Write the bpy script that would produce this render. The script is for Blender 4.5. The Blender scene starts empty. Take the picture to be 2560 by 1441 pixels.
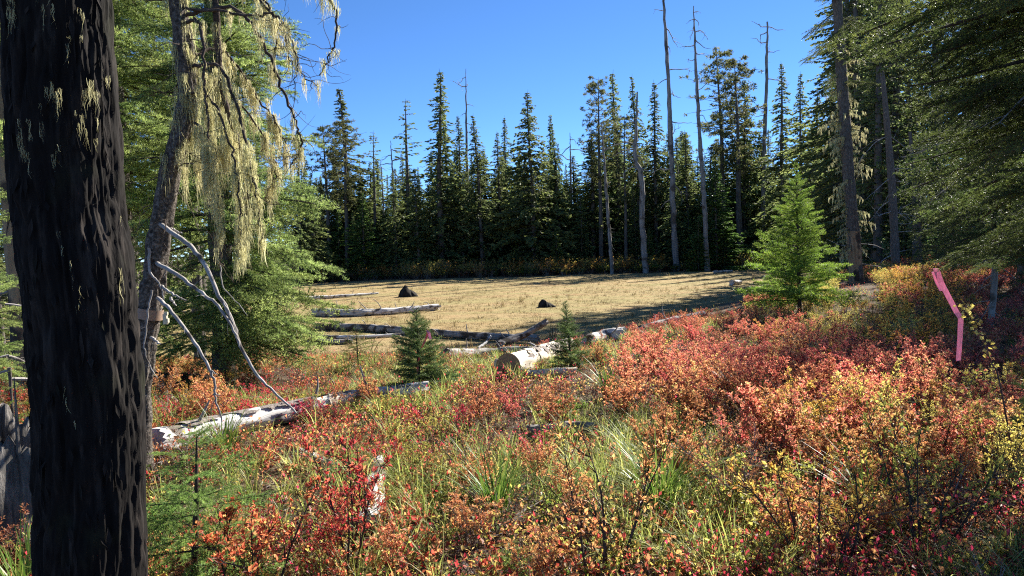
import bpy, math, random
import numpy as np
from mathutils import Vector, Matrix

# ------------------------------------------------------------------ camera, sky, sun, exposure
SC = bpy.context.scene
COL = SC.collection
R_ = math.radians
F = 1780.0; PW = 2560.0; PH = 1441.0          # focal length and photo size in photo pixels
CAM_H = 1.6
cam_data = bpy.data.cameras.new('camera'); cam = bpy.data.objects.new('camera', cam_data); COL.objects.link(cam)
CM = Matrix.Rotation(R_(90 - 3.07), 3, 'X') @ Matrix.Rotation(R_(-1.8), 3, 'Z')
cam.matrix_world = Matrix.Translation((0, 0, CAM_H)) @ CM.to_4x4()
cam_data.sensor_width = 36; cam_data.lens = 36 * F / PW
cam_data.clip_start = 0.05; cam_data.clip_end = 5000
SC.camera = cam

SUN_AZ, SUN_EL = R_(42), R_(35)                # azimuth clockwise from the view direction (+Y)
SUN_DIR = Vector((math.sin(SUN_AZ) * math.cos(SUN_EL), math.cos(SUN_AZ) * math.cos(SUN_EL), math.sin(SUN_EL)))
world = bpy.data.worlds.new('World'); SC.world = world; world.use_nodes = True
wn = world.node_tree.nodes; wl = world.node_tree.links
sky = wn.new('ShaderNodeTexSky'); sky.sky_type = 'NISHITA'; sky.sun_disc = False
sky.sun_elevation = SUN_EL; sky.sun_rotation = SUN_AZ
sky.altitude = 1500; sky.air_density = 0.6; sky.dust_density = 0.0; sky.ozone_density = 6.0
hsv = wn.new('ShaderNodeHueSaturation'); hsv.inputs['Saturation'].default_value = 1.08; wl.new(sky.outputs[0], hsv.inputs['Color'])
wl.new(hsv.outputs[0], wn['Background'].inputs[0]); wn['Background'].inputs[1].default_value = 0.077
sun_data = bpy.data.lights.new('sun', 'SUN'); sun_data.energy = 5.0; sun_data.angle = R_(0.53); sun_data.color = (1, 0.95, 0.86)
sun = bpy.data.objects.new('sun', sun_data); COL.objects.link(sun)
sun.rotation_euler = SUN_DIR.to_track_quat('Z', 'Y').to_euler()
SC.view_settings.view_transform = 'Standard'; SC.view_settings.look = 'None'
SC.view_settings.exposure = 1.6; SC.view_settings.gamma = 1.0; SC.view_settings.use_curve_mapping = False
SC.cycles.max_bounces = 4; SC.cycles.diffuse_bounces = 3; SC.cycles.glossy_bounces = 1
SC.cycles.transmission_bounces = 3; SC.cycles.transparent_max_bounces = 4
SC.cycles.use_denoising = False; SC.cycles.filter_width = 1.15
SC.cycles.caustics_reflective = False; SC.cycles.caustics_refractive = False

# ------------------------------------------------------------------ small maths
RNG = np.random.default_rng(11)
def smooth(t): t = np.clip(t, 0, 1); return t * t * (3 - 2 * t)
def _hash(ix, iy, iz):
    n = (ix.astype(np.int64) * 374761393 + iy.astype(np.int64) * 668265263 + iz.astype(np.int64) * 2147483647 % 1000003) & 0x7fffffff
    n = ((n ^ (n >> 13)) * 1274126177) & 0x7fffffff
    n = ((n ^ (n >> 16)) * 1597334677) & 0x7fffffff
    return (n & 0xffff) / 65535.0
def vnoise(x, y, z=0.0):
    x, y, z = np.broadcast_arrays(np.asarray(x, float), np.asarray(y, float), np.asarray(z, float))
    fx, fy, fz = np.floor(x), np.floor(y), np.floor(z)
    ux, uy, uz = smooth(x - fx), smooth(y - fy), smooth(z - fz)
    r = 0
    for dx in (0, 1):
        for dy in (0, 1):
            for dz in (0, 1):
                w = (ux if dx else 1 - ux) * (uy if dy else 1 - uy) * (uz if dz else 1 - uz)
                r = r + w * _hash(fx + dx, fy + dy, fz + dz)
    return r * 2 - 1
def basin(x, y):
    x = np.asarray(x, float); y = np.asarray(y, float)
    sx = np.log1p(np.exp((x - 0.8) * 1.2)) / 1.2           # soft max(0, x - 0.8)
    return (y - 6.5 - 1.45 * sx) / 18.0
def ground(x, y):
    s = basin(x, y)
    m = smooth(s)
    z = -1.45 * m + 0.07 * vnoise(np.asarray(x) * .55 + 3, np.asarray(y) * .55) * (1 - .8 * m) + 0.05 * vnoise(np.asarray(x) * .13, np.asarray(y) * .13 + 9)
    z = z + 0.5 * smooth((np.asarray(y) - 88) / 30.0)
    return z
def gz(x, y): return float(ground(x, y))
def meadow(x, y):
    s = basin(x, y)
    w = .12 * vnoise(np.asarray(x) * .5, np.asarray(y) * .5, 4) + .09 * vnoise(np.asarray(x) * 1.7, np.asarray(y) * 1.7, 5)
    return smooth((s + w - .62) / .22) * (1 - smooth((np.asarray(y) + 2.5 * vnoise(np.asarray(x) * .2, np.asarray(y) * .2, 7) - 79) / 4)) * smooth((np.asarray(x) + 34) / 6)
CAM = Vector((0, 0, CAM_H))
def ray(px, py): return CM @ Vector(((px - PW / 2) / F, (PH / 2 - py) / F, -1.0))
def at(px, py, d):
    r = ray(px, py); return CAM + r * (d / r.y)
def hit(px, py):
    r = ray(px, py); a = 2.0
    while a < 200:
        b = a * 1.01; p = CAM + r * (b / r.y)
        if p.z < gz(p.x, p.y): break
        a = b
    for _ in range(20):
        m = .5 * (a + b); p = CAM + r * (m / r.y)
        if p.z < gz(p.x, p.y): b = m
        else: a = m
    return CAM + r * (b / r.y)
def foot(px, py, d):
    p = at(px, py, d); return Vector((p.x, p.y, gz(p.x, p.y)))
CMI = CM.transposed()
CMN = np.array(CMI)
def proj(P):
    P = np.atleast_2d(np.asarray(P, float)) - np.array([0, 0, CAM_H])
    q = P @ CMN.T
    z = np.minimum(q[:, 2], -1e-3)
    return PW / 2 - F * q[:, 0] / z, PH / 2 + F * q[:, 1] / z
def nrm(v): return v / np.maximum(np.linalg.norm(v, axis=-1, keepdims=True), 1e-9)

# ------------------------------------------------------------------ mesh collector
class G:
    def __init__(s): s.V = []; s.T = []; s.A = []; s.Q = []; s.M = []; s.n = 0
    def add(s, v, faces, mat=0, val=.5, tc=None):
        v = np.asarray(v, float).reshape(-1, 3); faces = np.asarray(faces, np.int64)
        s.V.append(v); s.T.append(v if tc is None else np.asarray(tc, float).reshape(-1, 3))
        s.A.append(np.broadcast_to(np.asarray(val, float), (len(v),)).copy())
        s.Q.append(faces + s.n); s.M.append(np.full(len(faces), mat, np.int32)); s.n += len(v)
    def mesh(s, name, mats, shade=False):
        V = np.concatenate(s.V); T = np.concatenate(s.T); A = np.concatenate(s.A)
        me = bpy.data.meshes.new(name); me.vertices.add(len(V)); me.vertices.foreach_set('co', V.astype(np.float32).ravel())
        cnt = np.concatenate([np.full(len(q), q.shape[1], np.int32) for q in s.Q])
        idx = np.concatenate([q.ravel() for q in s.Q]).astype(np.int32)
        me.loops.add(len(idx)); me.loops.foreach_set('vertex_index', idx)
        me.polygons.add(len(cnt)); st = np.zeros(len(cnt), np.int32); st[1:] = np.cumsum(cnt)[:-1]
        me.polygons.foreach_set('loop_start', st)
        me.polygons.foreach_set('material_index', np.concatenate(s.M))
        me.polygons.foreach_set('use_smooth', np.full(len(cnt), bool(shade)))
        a = me.attributes.new('v', 'FLOAT', 'POINT'); a.data.foreach_set('value', A.astype(np.float32))
        t = me.attributes.new('tc', 'FLOAT_VECTOR', 'POINT'); t.data.foreach_set('vector', T.astype(np.float32).ravel())
        me.update(calc_edges=True)
        for m in mats: me.materials.append(m)
        return me
def obj(name, me, parent=None, loc=None):
    o = bpy.data.objects.new(name, me); COL.objects.link(o)
    if parent is not None: o.parent = parent
    if loc is not None: o.location = loc
    return o
def empty(name, loc=(0, 0, 0), parent=None, rz=0):
    o = bpy.data.objects.new(name, None); COL.objects.link(o); o.location = loc; o.rotation_euler = (0, 0, rz); o.empty_display_size = .1
    if parent is not None: o.parent = parent
    return o
def tag(o, label, cat, group=None, kind=None):
    o['label'] = label; o['category'] = cat
    if group: o['group'] = group
    if kind: o['kind'] = kind
    return o
def spline(pts, n):
    """Catmull-Rom through pts (k,3) -> n samples"""
    P = np.asarray([tuple(p) for p in pts], float)
    if len(P) == 2: return P[0] + (P[1] - P[0]) * np.linspace(0, 1, n)[:, None]
    E = np.vstack([2 * P[0] - P[1], P, 2 * P[-1] - P[-2]])
    u = np.linspace(0, len(P) - 1 - 1e-6, n); i = u.astype(int); t = (u - i)[:, None]
    a, b, c, d = E[i], E[i + 1], E[i + 2], E[i + 3]
    return .5 * (2 * b + (c - a) * t + (2 * a - 5 * b + 4 * c - d) * t ** 2 + (3 * b - a - 3 * c + d) * t ** 3)
def lerp_r(rs, n): return np.interp(np.linspace(0, 1, n), np.linspace(0, 1, len(rs)), rs)
def tube(g, path, radii, sides=8, amp=0.0, freq=6.0, seed=0, mat=0, val=.5, caps=True, ridge=0.0, ridge_n=9, ragged=0.0, fine=0.0, rf=1.0):
    P = np.asarray(path, float); n = len(P); r = np.asarray(radii, float)
    d = nrm(np.gradient(P, axis=0))
    ref = np.array([0, 0, 1.0]) if abs(d[0, 2]) < .9 else np.array([1.0, 0, 0])
    U = np.zeros_like(P); u = ref
    for i in range(n):
        u = u - d[i] * np.dot(u, d[i]); u = u / max(np.linalg.norm(u), 1e-9); U[i] = u
    W = np.cross(d, U)
    th = np.linspace(0, 2 * np.pi, sides, endpoint=False)
    al = np.concatenate([[0], np.cumsum(np.linalg.norm(np.diff(P, axis=0), axis=1))])
    c, s_ = np.cos(th), np.sin(th)
    rr = r[:, None] * np.ones(sides)[None]
    rm = r.mean()
    if amp:
        rr = rr * (1 + amp * vnoise(c[None] * freq * .35 + seed, s_[None] * freq * .35 + seed * 3.1, (al / rm)[:, None] * freq * .05))
    if ridge:
        w = vnoise(c[None] * 1.3 + seed, s_[None] * 1.3, (al / rm)[:, None] * .5) * .5
        k = np.abs(vnoise((th[None] / (2 * np.pi) + w * .13) * ridge_n + seed, 3.3, (al / rm)[:, None] * .38 * rf))
        k2 = np.abs(vnoise(c[None] * ridge_n * .55 + seed, s_[None] * ridge_n * .55, (al / rm)[:, None] * .9 * rf + 5))
        rr = rr * (1 - ridge * (1 - np.clip(k * 2.2, 0, 1)) - .6 * ridge * (1 - np.clip(k2 * 2.4, 0, 1)))
    X = P[:, None, :] + rr[..., None] * (c[None, :, None] * U[:, None, :] + s_[None, :, None] * W[:, None, :])
    if fine: rr = rr * (1 + fine * (vnoise(c[None] * 16 + seed, s_[None] * 16, (al / rm)[:, None] * 2.2) + .6 * vnoise(c[None] * 34 + seed, s_[None] * 34, (al / rm)[:, None] * 6)))
    X = P[:, None, :] + rr[..., None] * (c[None, :, None] * U[:, None, :] + s_[None, :, None] * W[:, None, :])
    if ragged:
        for e, sg in ((0, -1), (n - 1, 1)): X[e] = X[e] + d[e] * sg * r[e] * ragged * (vnoise(c * 2.3 + seed, s_ * 2.3, e) + .6 * vnoise(c * 6 + seed, s_ * 6, e))[:, None]
    tc = np.stack([np.broadcast_to(c * rm, (n, sides)), np.broadcast_to(s_ * rm, (n, sides)), np.broadcast_to(al[:, None], (n, sides))], -1) + seed * 1.7
    i = np.arange(n - 1)[:, None] * sides; j = np.arange(sides)[None]; k = (j + 1) % sides
    g.add(X, np.stack([i + j, i + k, i + sides + k, i + sides + j], -1).reshape(-1, 4), mat, val, tc)
    if caps:
        for e, sl in ((0, slice(None, None, -1)), (n - 1, slice(None))):
            ring = X[e][sl]; cc = ring.mean(0)
            v = np.vstack([ring, cc]); tt = np.vstack([tc[e][sl], tc[e].mean(0)])
            f = np.stack([np.arange(sides), (np.arange(sides) + 1) % sides, np.full(sides, sides)], -1)
            g.add(v, f, mat, val, tt)
    return X
def prisms(g, A, B, ra, rb, mat=0, sides=3, val=.5):
    A = np.asarray(A, float).reshape(-1, 3); B = np.asarray(B, float).reshape(-1, 3); n = len(A)
    if n == 0: return
    ra = np.broadcast_to(np.asarray(ra, float), (n,)); rb = np.broadcast_to(np.asarray(rb, float), (n,))
    d = nrm(B - A); ref = np.where(np.abs(d[:, 2:3]) > .9, np.array([[1., 0, 0]]), np.array([[0, 0, 1.]]))
    u = nrm(np.cross(d, ref)); w = np.cross(d, u)
    V = np.zeros((n, 2 * sides, 3))
    for k in range(sides):
        a = 2 * np.pi * k / sides; o = math.cos(a) * u + math.sin(a) * w
        V[:, k] = A + o * ra[:, None]; V[:, sides + k] = B + o * rb[:, None]
    base = np.arange(n)[:, None] * 2 * sides
    f = np.concatenate([np.stack([base[:, 0] + k, base[:, 0] + (k + 1) % sides, base[:, 0] + sides + (k + 1) % sides, base[:, 0] + sides + k], -1) for k in range(sides)])
    g.add(V.reshape(-1, 3), f, mat, val)
def polyseg(g, pts, r0, r1, mat=0, sides=4, val=.5):
    pts = np.asarray(pts, float); r = np.linspace(r0, r1, len(pts))
    tube(g, pts, r, sides, mat=mat, val=val, caps=False)
def spikes(g, P, D, W, mat=0, val=.5):
    """needles: triangles base P +- W, tip P + D"""
    n = len(P)
    if n == 0: return
    V = np.stack([P - W, P + W, P + D], 1).reshape(-1, 3)
    g.add(V, np.arange(3 * n).reshape(-1, 3), mat, np.repeat(np.broadcast_to(val, (n,)), 3))
def leaves(g, P, D, W, N, cup=.15, mat=0, val=.5):
    """leaf quads: base P, length vector D, half width vector W, normal N"""
    n = len(P)
    if n == 0: return
    l = np.linalg.norm(D, axis=1, keepdims=True)
    V = np.stack([P, P + D * .5 + W + N * l * cup, P + D, P + D * .5 - W + N * l * cup], 1).reshape(-1, 3)
    g.add(V, np.arange(4 * n).reshape(-1, 4), mat, np.repeat(np.broadcast_to(val, (n,)), 4))
def rvec(rng, n): return nrm(rng.normal(size=(n, 3)))

# ------------------------------------------------------------------ materials
def mat_new(name):
    m = bpy.data.materials.new(name); m.use_nodes = True; nt = m.node_tree
    for n in list(nt.nodes): nt.nodes.remove(n)
    out = nt.nodes.new('ShaderNodeOutputMaterial'); return m, nt, out
def N(nt, t, **kw):
    n = nt.nodes.new(t)
    for k, v in kw.items():
        if k in n.inputs.keys(): n.inputs[k].default_value = v
        else: setattr(n, k, v)
    return n
def ramp(nt, fac, stops, interp='LINEAR'):
    r = nt.nodes.new('ShaderNodeValToRGB'); r.color_ramp.interpolation = interp
    e = r.color_ramp.elements
    while len(e) < len(stops): e.new(.5)
    for i, (p, c) in enumerate(stops): e[i].position = p; e[i].color = (*c, 1)
    if fac is not None: nt.links.new(fac, r.inputs[0])
    return r
def leaf_mat(name, stops, trans=.4, hue=.02, val=.35, rough=.55, spec=.25, tsat=1.0):
    m, nt, out = mat_new(name); L = nt.links
    at_ = N(nt, 'ShaderNodeAttribute', attribute_name='v'); r = ramp(nt, at_.outputs['Fac'], stops)
    oi = N(nt, 'ShaderNodeObjectInfo')
    mr = N(nt, 'ShaderNodeMapRange'); mr.inputs[3].default_value = .5 - hue; mr.inputs[4].default_value = .5 + hue; L.new(oi.outputs['Random'], mr.inputs[0])
    wn_ = N(nt, 'ShaderNodeTexWhiteNoise', noise_dimensions='1D'); L.new(oi.outputs['Random'], wn_.inputs['W'])
    mv = N(nt, 'ShaderNodeMapRange'); mv.inputs[3].default_value = 1 - val; mv.inputs[4].default_value = 1 + val * .6; L.new(wn_.outputs['Value'], mv.inputs[0])
    hs = N(nt, 'ShaderNodeHueSaturation'); L.new(mr.outputs[0], hs.inputs['Hue']); L.new(mv.outputs[0], hs.inputs['Value']); L.new(r.outputs[0], hs.inputs['Color'])
    b = N(nt, 'ShaderNodeBsdfPrincipled'); b.inputs['Roughness'].default_value = rough; b.inputs['Specular IOR Level'].default_value = spec
    L.new(hs.outputs[0], b.inputs['Base Color'])
    ts = N(nt, 'ShaderNodeHueSaturation'); ts.inputs['Saturation'].default_value = tsat; ts.inputs['Value'].default_value = 1.22; L.new(hs.outputs[0], ts.inputs['Color'])
    t = N(nt, 'ShaderNodeBsdfTranslucent'); L.new(ts.outputs[0], t.inputs[0])
    mx = N(nt, 'ShaderNodeMixShader'); mx.inputs[0].default_value = trans
    L.new(b.outputs[0], mx.inputs[1]); L.new(t.outputs[0], mx.inputs[2]); L.new(mx.outputs[0], out.inputs[0]); return m
def bark_mat(name, stops, scale=(14, 14, 3), detail=6, bump=.6, dist=.02, rough=.95, stain=None, use_tc=True, stain_scale=1.2, stain_lo=.5, stain_hi=.6):
    m, nt, out = mat_new(name); L = nt.links
    if use_tc: co = N(nt, 'ShaderNodeAttribute', attribute_name='tc').outputs['Vector']
    else: co = N(nt, 'ShaderNodeTexCoord').outputs['Object']
    mp = N(nt, 'ShaderNodeMapping'); mp.inputs['Scale'].default_value = scale; L.new(co, mp.inputs[0])
    no = N(nt, 'ShaderNodeTexNoise'); no.inputs['Scale'].default_value = 1; no.inputs['Detail'].default_value = detail; no.inputs['Roughness'].default_value = .65; no.inputs['Distortion'].default_value = .3
    L.new(mp.outputs[0], no.inputs['Vector'])
    r = ramp(nt, no.outputs[0], stops); colr = r.outputs[0]
    if stain:
        n2 = N(nt, 'ShaderNodeTexNoise'); n2.inputs['Scale'].default_value = stain_scale; n2.inputs['Detail'].default_value = 5; L.new(co, n2.inputs['Vector'])
        r2 = ramp(nt, n2.outputs[0], [(stain_lo, (0, 0, 0)), (stain_hi, (1, 1, 1))])
        mx = N(nt, 'ShaderNodeMixRGB'); L.new(r2.outputs[0], mx.inputs[0]); L.new(colr, mx.inputs[1])
        r3 = ramp(nt, no.outputs[0], [(.3, tuple(c * .6 for c in stain)), (.7, stain)]); L.new(r3.outputs[0], mx.inputs[2]); colr = mx.outputs[0]
    b = N(nt, 'ShaderNodeBsdfPrincipled'); b.inputs['Roughness'].default_value = rough; b.inputs['Specular IOR Level'].default_value = .15
    L.new(colr, b.inputs['Base Color'])
    bp = N(nt, 'ShaderNodeBump'); bp.inputs['Strength'].default_value = bump; bp.inputs['Distance'].default_value = dist
    L.new(no.outputs[0], bp.inputs['Height']); L.new(bp.outputs[0], b.inputs['Normal']); L.new(b.outputs[0], out.inputs[0]); return m
M = {}
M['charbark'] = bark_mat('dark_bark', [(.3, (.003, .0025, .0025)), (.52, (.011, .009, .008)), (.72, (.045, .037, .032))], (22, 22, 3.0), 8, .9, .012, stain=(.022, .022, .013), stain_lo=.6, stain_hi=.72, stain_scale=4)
M['bark'] = bark_mat('conifer_bark', [(.3, (.04, .033, .027)), (.55, (.14, .118, .1)), (.75, (.28, .25, .21))], (30, 30, 9), 7, .8, .015)
M['scalybark'] = bark_mat('scaly_bark', [(.32, (.02, .017, .014)), (.5, (.09, .075, .062)), (.7, (.24, .21, .18))], (55, 55, 45), 5, 1.0, .012)
M['farbark'] = bark_mat('far_bark', [(.3, (.05, .042, .036)), (.7, (.16, .14, .12))], (6, 6, 1.2), 4, .5, .05)
M['snagwood'] = bark_mat('snag_wood', [(.3, (.11, .1, .09)), (.55, (.24, .225, .21)), (.75, (.36, .34, .32))], (9, 9, .7), 6, .6, .03, stain=(.12, .1, .085), stain_scale=.9, stain_lo=.52, stain_hi=.6)
M['whitewood'] = bark_mat('weathered_wood', [(.3, (.28, .26, .24)), (.5, (.52, .5, .47)), (.75, (.68, .66, .62))], (26, 26, 2.2), 7, .8, .012, stain=(.17, .145, .12), stain_scale=3.0, stain_lo=.54, stain_hi=.6)
M['greywood'] = bark_mat('grey_wood', [(.3, (.12, .105, .09)), (.52, (.3, .275, .25)), (.75, (.46, .43, .4))], (24, 24, 2), 7, .9, .02, stain=(.09, .075, .06), stain_scale=2.2, stain_lo=.5, stain_hi=.58)
M['flakybark'] = bark_mat('flaky_bark', [(.3, (.06, .048, .04)), (.52, (.2, .17, .15)), (.75, (.36, .32, .29))], (40, 40, 12), 7, 1.0, .012)
M['palewood'] = bark_mat('bare_pale_wood', [(.3, (.5, .41, .3)), (.6, (.66, .58, .47)), (.8, (.74, .68, .58))], (20, 20, 1.5), 5, .4, .01, stain=(.3, .26, .21), stain_scale=2.5, stain_lo=.6, stain_hi=.68)
M['tanwood'] = bark_mat('tan_wood', [(.3, (.16, .1, .055)), (.6, (.36, .25, .15)), (.8, (.5, .38, .25))], (9, 9, .9), 6, .6, .03, stain=(.08, .06, .045), stain_scale=1.7, stain_lo=.55, stain_hi=.6)
M['deadbranch'] = bark_mat('dead_branch', [(.35, (.17, .15, .135)), (.6, (.42, .39, .36)), (.8, (.58, .55, .51))], (30, 30, 6), 5, .5, .006, stain=(.12, .1, .085), stain_scale=7, stain_lo=.52, stain_hi=.6)
M['twig'] = bark_mat('dark_twig', [(.3, (.03, .022, .018)), (.7, (.1, .075, .06))], (20, 20, 20), 3, .3, .005, use_tc=False)
M['shrubstem'] = bark_mat('shrub_stem', [(.3, (.045, .028, .022)), (.7, (.16, .1, .075))], (20, 20, 20), 3, .2, .003, use_tc=False)
M['palestem'] = bark_mat('pale_stem', [(.3, (.12, .095, .08)), (.7, (.3, .26, .23))], (20, 20, 20), 3, .2, .003, use_tc=False)
M['stump'] = bark_mat('burnt_stump', [(.34, (.025, .023, .021)), (.52, (.12, .11, .1)), (.74, (.34, .31, .28))], (22, 22, 3), 7, 1.0, .02, stain=(.014, .013, .012), stain_scale=3.2, stain_lo=.56, stain_hi=.6)
M['blackstump'] = bark_mat('dark_stump', [(.3, (.008, .007, .006)), (.7, (.05, .042, .035))], (9, 9, 4), 5, .8, .03)
M['needle_far'] = leaf_mat('needle_far', [(0, (.05, .07, .028)), (.5, (.135, .175, .058)), (1, (.26, .29, .1))], .52, .012, .3, .6, .2)
M['needle_pine'] = leaf_mat('needle_pine', [(0, (.05, .058, .024)), (.5, (.135, .145, .052)), (1, (.24, .235, .09))], .45, .012, .25, .6, .2)
M['needle_fresh'] = leaf_mat('needle_fresh', [(0, (.03, .065, .016)), (.5, (.1, .17, .036)), (1, (.2, .29, .07))], .45, .01, .25, .5, .3)
M['needle_left'] = leaf_mat('needle_left', [(0, (.06, .095, .03)), (.5, (.25, .33, .095)), (1, (.42, .49, .16))], .6, .012, .22, .5, .3)
M['needle_bright'] = leaf_mat('needle_bright', [(0, (.08, .14, .022)), (.5, (.18, .28, .04)), (1, (.3, .4, .065))], .52, .01, .2, .5, .3)
M['needle_sap'] = leaf_mat('needle_sap', [(0, (.045, .08, .026)), (.5, (.115, .175, .05)), (1, (.22, .3, .085))], .4, .01, .2, .5, .35)
M['needle_near'] = leaf_mat('needle_near', [(0, (.08, .14, .035)), (.5, (.19, .3, .07)), (1, (.34, .46, .13))], .55, .01, .2, .5, .3)
M['needle_dark'] = leaf_mat('needle_dark', [(0, (.025, .04, .014)), (.5, (.075, .105, .028)), (1, (.17, .2, .05))], .5, .01, .3, .5, .3)
M['lichen'] = leaf_mat('lichen', [(0, (.36, .33, .16)), (.5, (.6, .56, .3)), (1, (.78, .74, .46))], .45, .008, .15, .8, .05)
M['lichen_dim'] = leaf_mat('lichen_dim', [(0, (.1, .095, .045)), (.5, (.22, .21, .1)), (1, (.36, .34, .18))], .35, .008, .15, .8, .05)
def pal(n, st, tr=.66, hue=.012, val=.22): M[n] = leaf_mat('leaf_' + n, st, tr, hue, val, .45, .35)
pal('orange', [(0, (.26, .08, .04)), (.35, (.54, .21, .095)), (.65, (.64, .33, .14)), (.85, (.64, .45, .18)), (1, (.4, .4, .12))])
pal('salmon', [(0, (.26, .05, .045)), (.35, (.56, .14, .105)), (.65, (.67, .225, .155)), (.88, (.67, .37, .18)), (1, (.45, .39, .13))])
pal('red', [(0, (.2, .025, .022)), (.45, (.48, .075, .055)), (.75, (.58, .18, .09)), (1, (.46, .38, .12))])
pal('crimson', [(0, (.26, .015, .035)), (.5, (.56, .05, .085)), (.9, (.64, .12, .13)), (1, (.55, .3, .1))])
pal('yellow', [(0, (.34, .25, .05)), (.4, (.56, .46, .1)), (.8, (.66, .58, .18)), (1, (.42, .46, .1))])
pal('yelgreen', [(0, (.16, .17, .035)), (.5, (.36, .36, .08)), (.8, (.54, .46, .11)), (1, (.58, .27, .08))])
pal('amber', [(0, (.28, .14, .035)), (.5, (.56, .34, .08)), (.85, (.66, .47, .11)), (1, (.58, .2, .07))])
pal('green', [(0, (.04, .08, .015)), (.5, (.12, .19, .03)), (1, (.25, .32, .05))])
pal('rust', [(0, (.13, .05, .03)), (.5, (.3, .12, .06)), (1, (.42, .25, .11))])
M['grass'] = leaf_mat('grass_blade', [(0, (.1, .14, .03)), (.4, (.25, .31, .065)), (.7, (.45, .45, .14)), (1, (.64, .57, .3))], .55, .015, .25, .5, .3)
M['sedge'] = leaf_mat('sedge_blade', [(0, (.05, .1, .018)), (.6, (.12, .2, .03)), (1, (.28, .32, .06))], .35, .01, .15, .45, .35)
M['straw'] = leaf_mat('straw_blade', [(0, (.08, .058, .025)), (.4, (.26, .185, .085)), (.75, (.38, .28, .145)), (1, (.25, .24, .09))], .25, .012, .2, .7, .1)
M['litter'] = leaf_mat('leaf_litter', [(0, (.09, .055, .03)), (.4, (.24, .15, .08)), (.7, (.36, .22, .1)), (.9, (.42, .1, .04)), (1, (.5, .34, .1))], .1, .01, .1, .7, .1)
def flat_mat(name, c, rough=.6, trans=0):
    m, nt, out = mat_new(name); L = nt.links
    no = N(nt, 'ShaderNodeTexNoise'); no.inputs['Scale'].default_value = 14; no.inputs['Detail'].default_value = 4
    r = ramp(nt, no.outputs[0], [(.3, tuple(x * .75 for x in c)), (.7, c)])
    b = N(nt, 'ShaderNodeBsdfPrincipled'); b.inputs['Roughness'].default_value = rough; L.new(r.outputs[0], b.inputs['Base Color'])
    if trans:
        t = N(nt, 'ShaderNodeBsdfTranslucent'); L.new(r.outputs[0], t.inputs[0]); mx = N(nt, 'ShaderNodeMixShader'); mx.inputs[0].default_value = trans
        L.new(b.outputs[0], mx.inputs[1]); L.new(t.outputs[0], mx.inputs[2]); L.new(mx.outputs[0], out.inputs[0])
    else: L.new(b.outputs[0], out.inputs[0])
    return m
M['pink'] = flat_mat('pink_ribbon', (.93, .47, .6), .35, .5)
M['oldpink'] = flat_mat('faded_ribbon', (.7, .2, .2), .4, .4)
M['strap'] = flat_mat('strap', (.3, .2, .14), .7)
M['buckle'] = flat_mat('buckle', (.55, .5, .36), .5)
def cut_mat():
    m, nt, out = mat_new('sawn_end'); L = nt.links
    a = N(nt, 'ShaderNodeAttribute', attribute_name='v')
    w = N(nt, 'ShaderNodeMath', operation='SINE'); mu = N(nt, 'ShaderNodeMath', operation='MULTIPLY'); mu.inputs[1].default_value = 90
    L.new(a.outputs['Fac'], mu.inputs[0]); L.new(mu.outputs[0], w.inputs[0])
    r = ramp(nt, w.outputs[0], [(.0, (.3, .17, .08)), (1, (.46, .3, .16))])
    b = N(nt, 'ShaderNodeBsdfPrincipled'); b.inputs['Roughness'].default_value = .8; L.new(r.outputs[0], b.inputs['Base Color']); L.new(b.outputs[0], out.inputs[0]); return m
M['sawn'] = cut_mat()
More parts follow.
